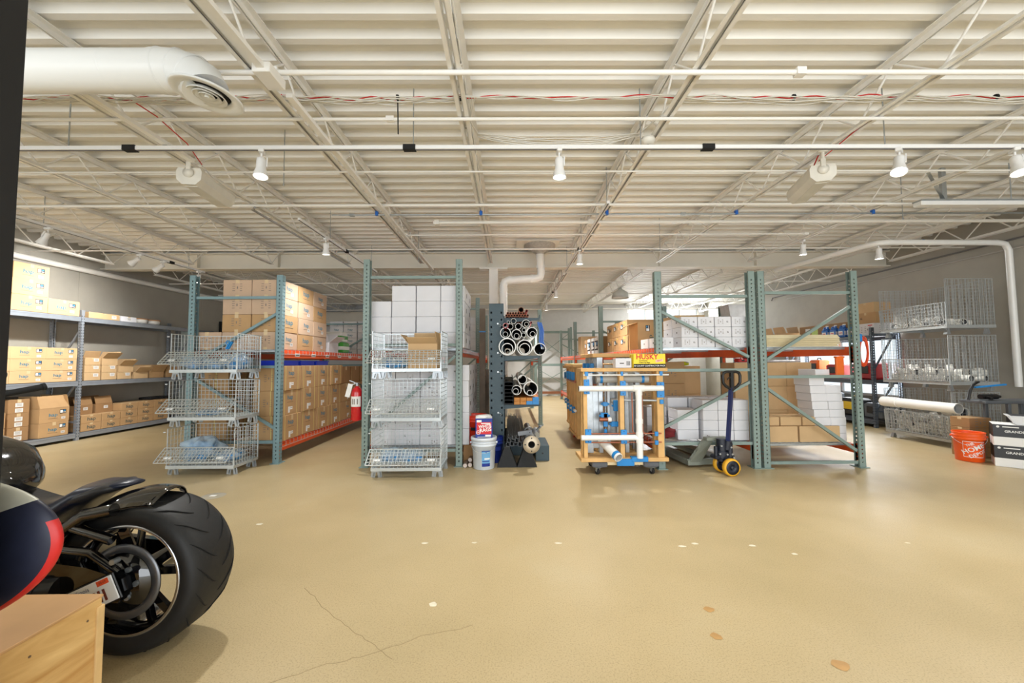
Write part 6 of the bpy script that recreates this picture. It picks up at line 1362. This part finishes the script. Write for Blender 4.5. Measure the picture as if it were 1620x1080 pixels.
# detectors, dome, alarm
o = MB().lathe([(0, 0), (.055, 0), (.06, -.02), (.045, -.05), (0, -.055)], 24).build('smoke_detector', mat('speaker_white', (0, 0, 0))); tag(o, 'small white round detector under a joist near the centre', 'detector'); o.location = (1.17, 3.28, 3.17); MB().tube((0, 0, -.055), (0, 0, -.06), .012, 10).build('lens', ink_grey, o)
o = MB().lathe([(0, 0), (.04, 0), (.06, -.04), (.19, -.12), (.22, -.26), (.215, -.26), (.18, -.13), (0, -.08)], 28).build('high_bay_lamp', mat('dull_dome', (196, 196, 188), .4)); tag(o, 'pale dome lamp hanging far back over the right racks', 'lamp'); o.location = (2.87, 10.3, 3.2); MB().tube((0, 0, -.24), (0, 0, -.235), .19, 24).build('lens', paper, o)
o = MB().bbox(-.03, .03, -.08, .08, -.15, .15, .008).build('alarm_box', black_m); tag(o, 'black and red alarm device high on the left wall past the shelving', 'alarm'); o.location = (XL + .032, 11.4, 2.35); MB().bbox(-.0, .034, .02, .081, -.1, .1, .003).build('red_lens', red, o)
# cable bundle with a red wire
rc = random.Random(9)
def wavy(x0, x1, y, z, sag, amp, seed, n=60):
    q = random.Random(seed); p1, p2, f1 = q.uniform(0, 6), q.uniform(0, 6), q.uniform(1.5, 3)
    return [(x0 + (x1 - x0) * t, y + amp * math.sin(f1 * 6 * t + p1) * .7, z - sag * 4 * t * (1 - t) + amp * math.sin(f1 * 9 * t + p2)) for t in [i / n for i in range(n + 1)]]
r = empty('cable_bundle', (0, 2.86, 3.24)); tag(r, 'bundle of thin white and red cables strung across the joists', 'cables')
cw = mat('white_cable', (220, 218, 210), .5, var=0); cr_ = mat('red_cable', (204, 40, 34), .5, var=0)
js = [-7.9] + [x for x in JX[1:-1]] + [7.6]
for k in range(7):
    pts = []
    for a, b_ in zip(js[:-1], js[1:]):
        if a == -.34 and k > 1: continue
        pts = wavy(a, b_, .01 * k - .03, .0, .02 + .006 * (k % 3), .009, k * 31 + int(a * 10), 24); MB().path(pts, .0042, 5).build('white_cable', cw, r)
for a, b_ in zip(js[:-1], js[1:]): MB().path(wavy(a, b_, 0, .012, .012 if a > -1 else .02, .012, int(a * 7) + 99, 30), .0045, 5).build('red_cable', cr_, r)
for k in range(6): MB().path([(-.34 + .02 * k, .0, .0), (-.30, .25, -.02)] + [(x, .42 + .01 * k, zz) for x, _, zz in wavy(-.25, 1.1, 0, -.02, .05 + .012 * k, .004, k, 16)] + [(1.2, .2, -.01), (1.24, .0, 0)], .0042, 5).build('white_cable', cw, r)
for k, x in enumerate((-5.0, -3.03, -2.2, -.8, -.34, 1.24, 2.1, 3.6, 4.6, 5.7)): MB().tube((x - .008, 0, 0), (x + .008, 0, 0), .022, 8).build('cable_tie', black_m, r)
MB().path([(-2.75, .0, .0), (-2.72, .2, -.01), (-2.72, .5, -.06), (-2.78, .75, -.12)], .0045, 5).build('red_cable', cr_, r); MB().path([(2.9, .0, .0), (2.86, .2, -.02), (2.88, .5, -.05), (2.86, .75, -.1)], .0045, 5).build('red_cable', cr_, r); MB().tube((-.80, 0, .0), (-.80, .02, -.26), .005, 5).build('loose_tie', black_m, r)
# long rods hanging
for i, (x, y) in enumerate([(-2.2, 3.9), (5.2, 3.7), (-1.55, 6.9), (2.4, 6.3), (4.9, 4.9)]):
    o = MB().tube((0, 0, 0), (0, 0, -.55), .005, 6).build('threaded_rod', galv); tag(o, f'thin threaded rod hanging from the deck, {["between left joists", "near the strip fixture", "above the tall rack", "above the pallet jack", "before the end rack"][i]}', 'rod'); o.location = (x, y, ZC + .06); MB().tube((0, 0, -.55), (0, 0, -.57), .009, 6).build('nut', galv, o)
# ================================================================== marks on the floor
chip = mat('white_filler', (216, 208, 184), .7, var=.1, scale=30); rust = mat('rust_mark', (176, 136, 80), .6, var=.15, scale=12)
def splat(pts_, label, name, m, rad, seed, squash=.6, cat='floor mark', group=None, n_=1):
    for k, (x, y) in enumerate(pts_):
        q = random.Random(seed + k); mb = MB(); n2 = 24; R_ = rad * q.uniform(.6, 1.2); ph = q.uniform(0, 6)
        ring = [(R_ * (1 + .16 * math.sin(2 * a + ph) + .07 * math.sin(5 * a)) * math.cos(a), squash * R_ * (1 + .12 * math.sin(3 * a + ph)) * math.sin(a), .0012) for a in [2 * PI * i / n2 for i in range(n2)]]
        mb.add([(0, 0, .0014)] + ring, [(0, i + 1, (i + 1) % n2 + 1) for i in range(n2)]); o = mb.build(name, m); tag(o, label[k] if isinstance(label, list) else label, cat, group); o.location = (x, y, 0)
splat([(-2.41, 3.17), (-2.05, 3.4), (-.62, 3.02), (-.26, 3.02), (.35, 3.0), (1.22, 2.93), (1.33, 2.97), (1.72, 2.93), (1.93, 2.80), (2.85, 2.95)],
      [f'chipped white patch in the floor, {a}' for a in ('beyond the rear tyre', 'right of the drain plate', 'between the middle bins and centre, first', 'left of the centre line', 'just right of the centre line', 'largest of the right cluster', 'beside the largest of the right cluster', 'right of the cluster pair', 'rightmost of the cluster', 'small and alone at the right')], 'filler_patch', chip, .028, 5, .6, group='white filler patches')
splat([(-.42, 2.27), (.98, 1.99), (1.42, 1.80), (1.05, 2.2)], ['round scuffed pale patch near the middle of the open floor', 'small rust-brown spot on the floor', 'larger rust-brown spot toward the lower right', 'faint tan spot above the small rust spot'], 'floor_stain', rust, .028, 60, 1)
for o in [q for q in bpy.data.objects if q.name.startswith('floor_stain')][:1]: o.data.materials[0] = chip
r = MB().lathe([(0, .004), (.10, .004), (.11, .001)], 30, 0).build('floor_drain_plate', mat('worn_plate', (188, 180, 160), .35, .3)); tag(r, 'worn round metal plate set in the floor behind the motorcycle', 'plate'); r.location = (-2.95, 4.12, 0); MB().box(-.03, .03, -.02, .02, .0042, .005).build('bright_tag', paper, r)
def crack(pts, label):
    q = random.Random(len(pts)); P_ = []
    for a, b_ in zip(pts[:-1], pts[1:]):
        for k in range(8): t = k / 8; P_.append((a[0] + (b_[0] - a[0]) * t + q.uniform(-.006, .006), a[1] + (b_[1] - a[1]) * t + q.uniform(-.006, .006), .0002))
    o = MB().path(P_, .0012, 4).build('floor_crack', mat('crack_tan', (142, 126, 92), .9, var=0)); tag(o, label, 'crack', 'hairline cracks')  # thin tan line, a little darker than the floor, marks the crack
crack([(-1.02, 1.72), (-.83, 1.83), (-.62, 1.90), (-.42, 2.02), (-.15, 2.1)], 'hairline crack rising from the lower left of the open floor')
crack([(-1.2, 2.45), (-.95, 2.2), (-.72, 2.02), (-.5, 1.85)], 'hairline crack crossing the other near the bottom')
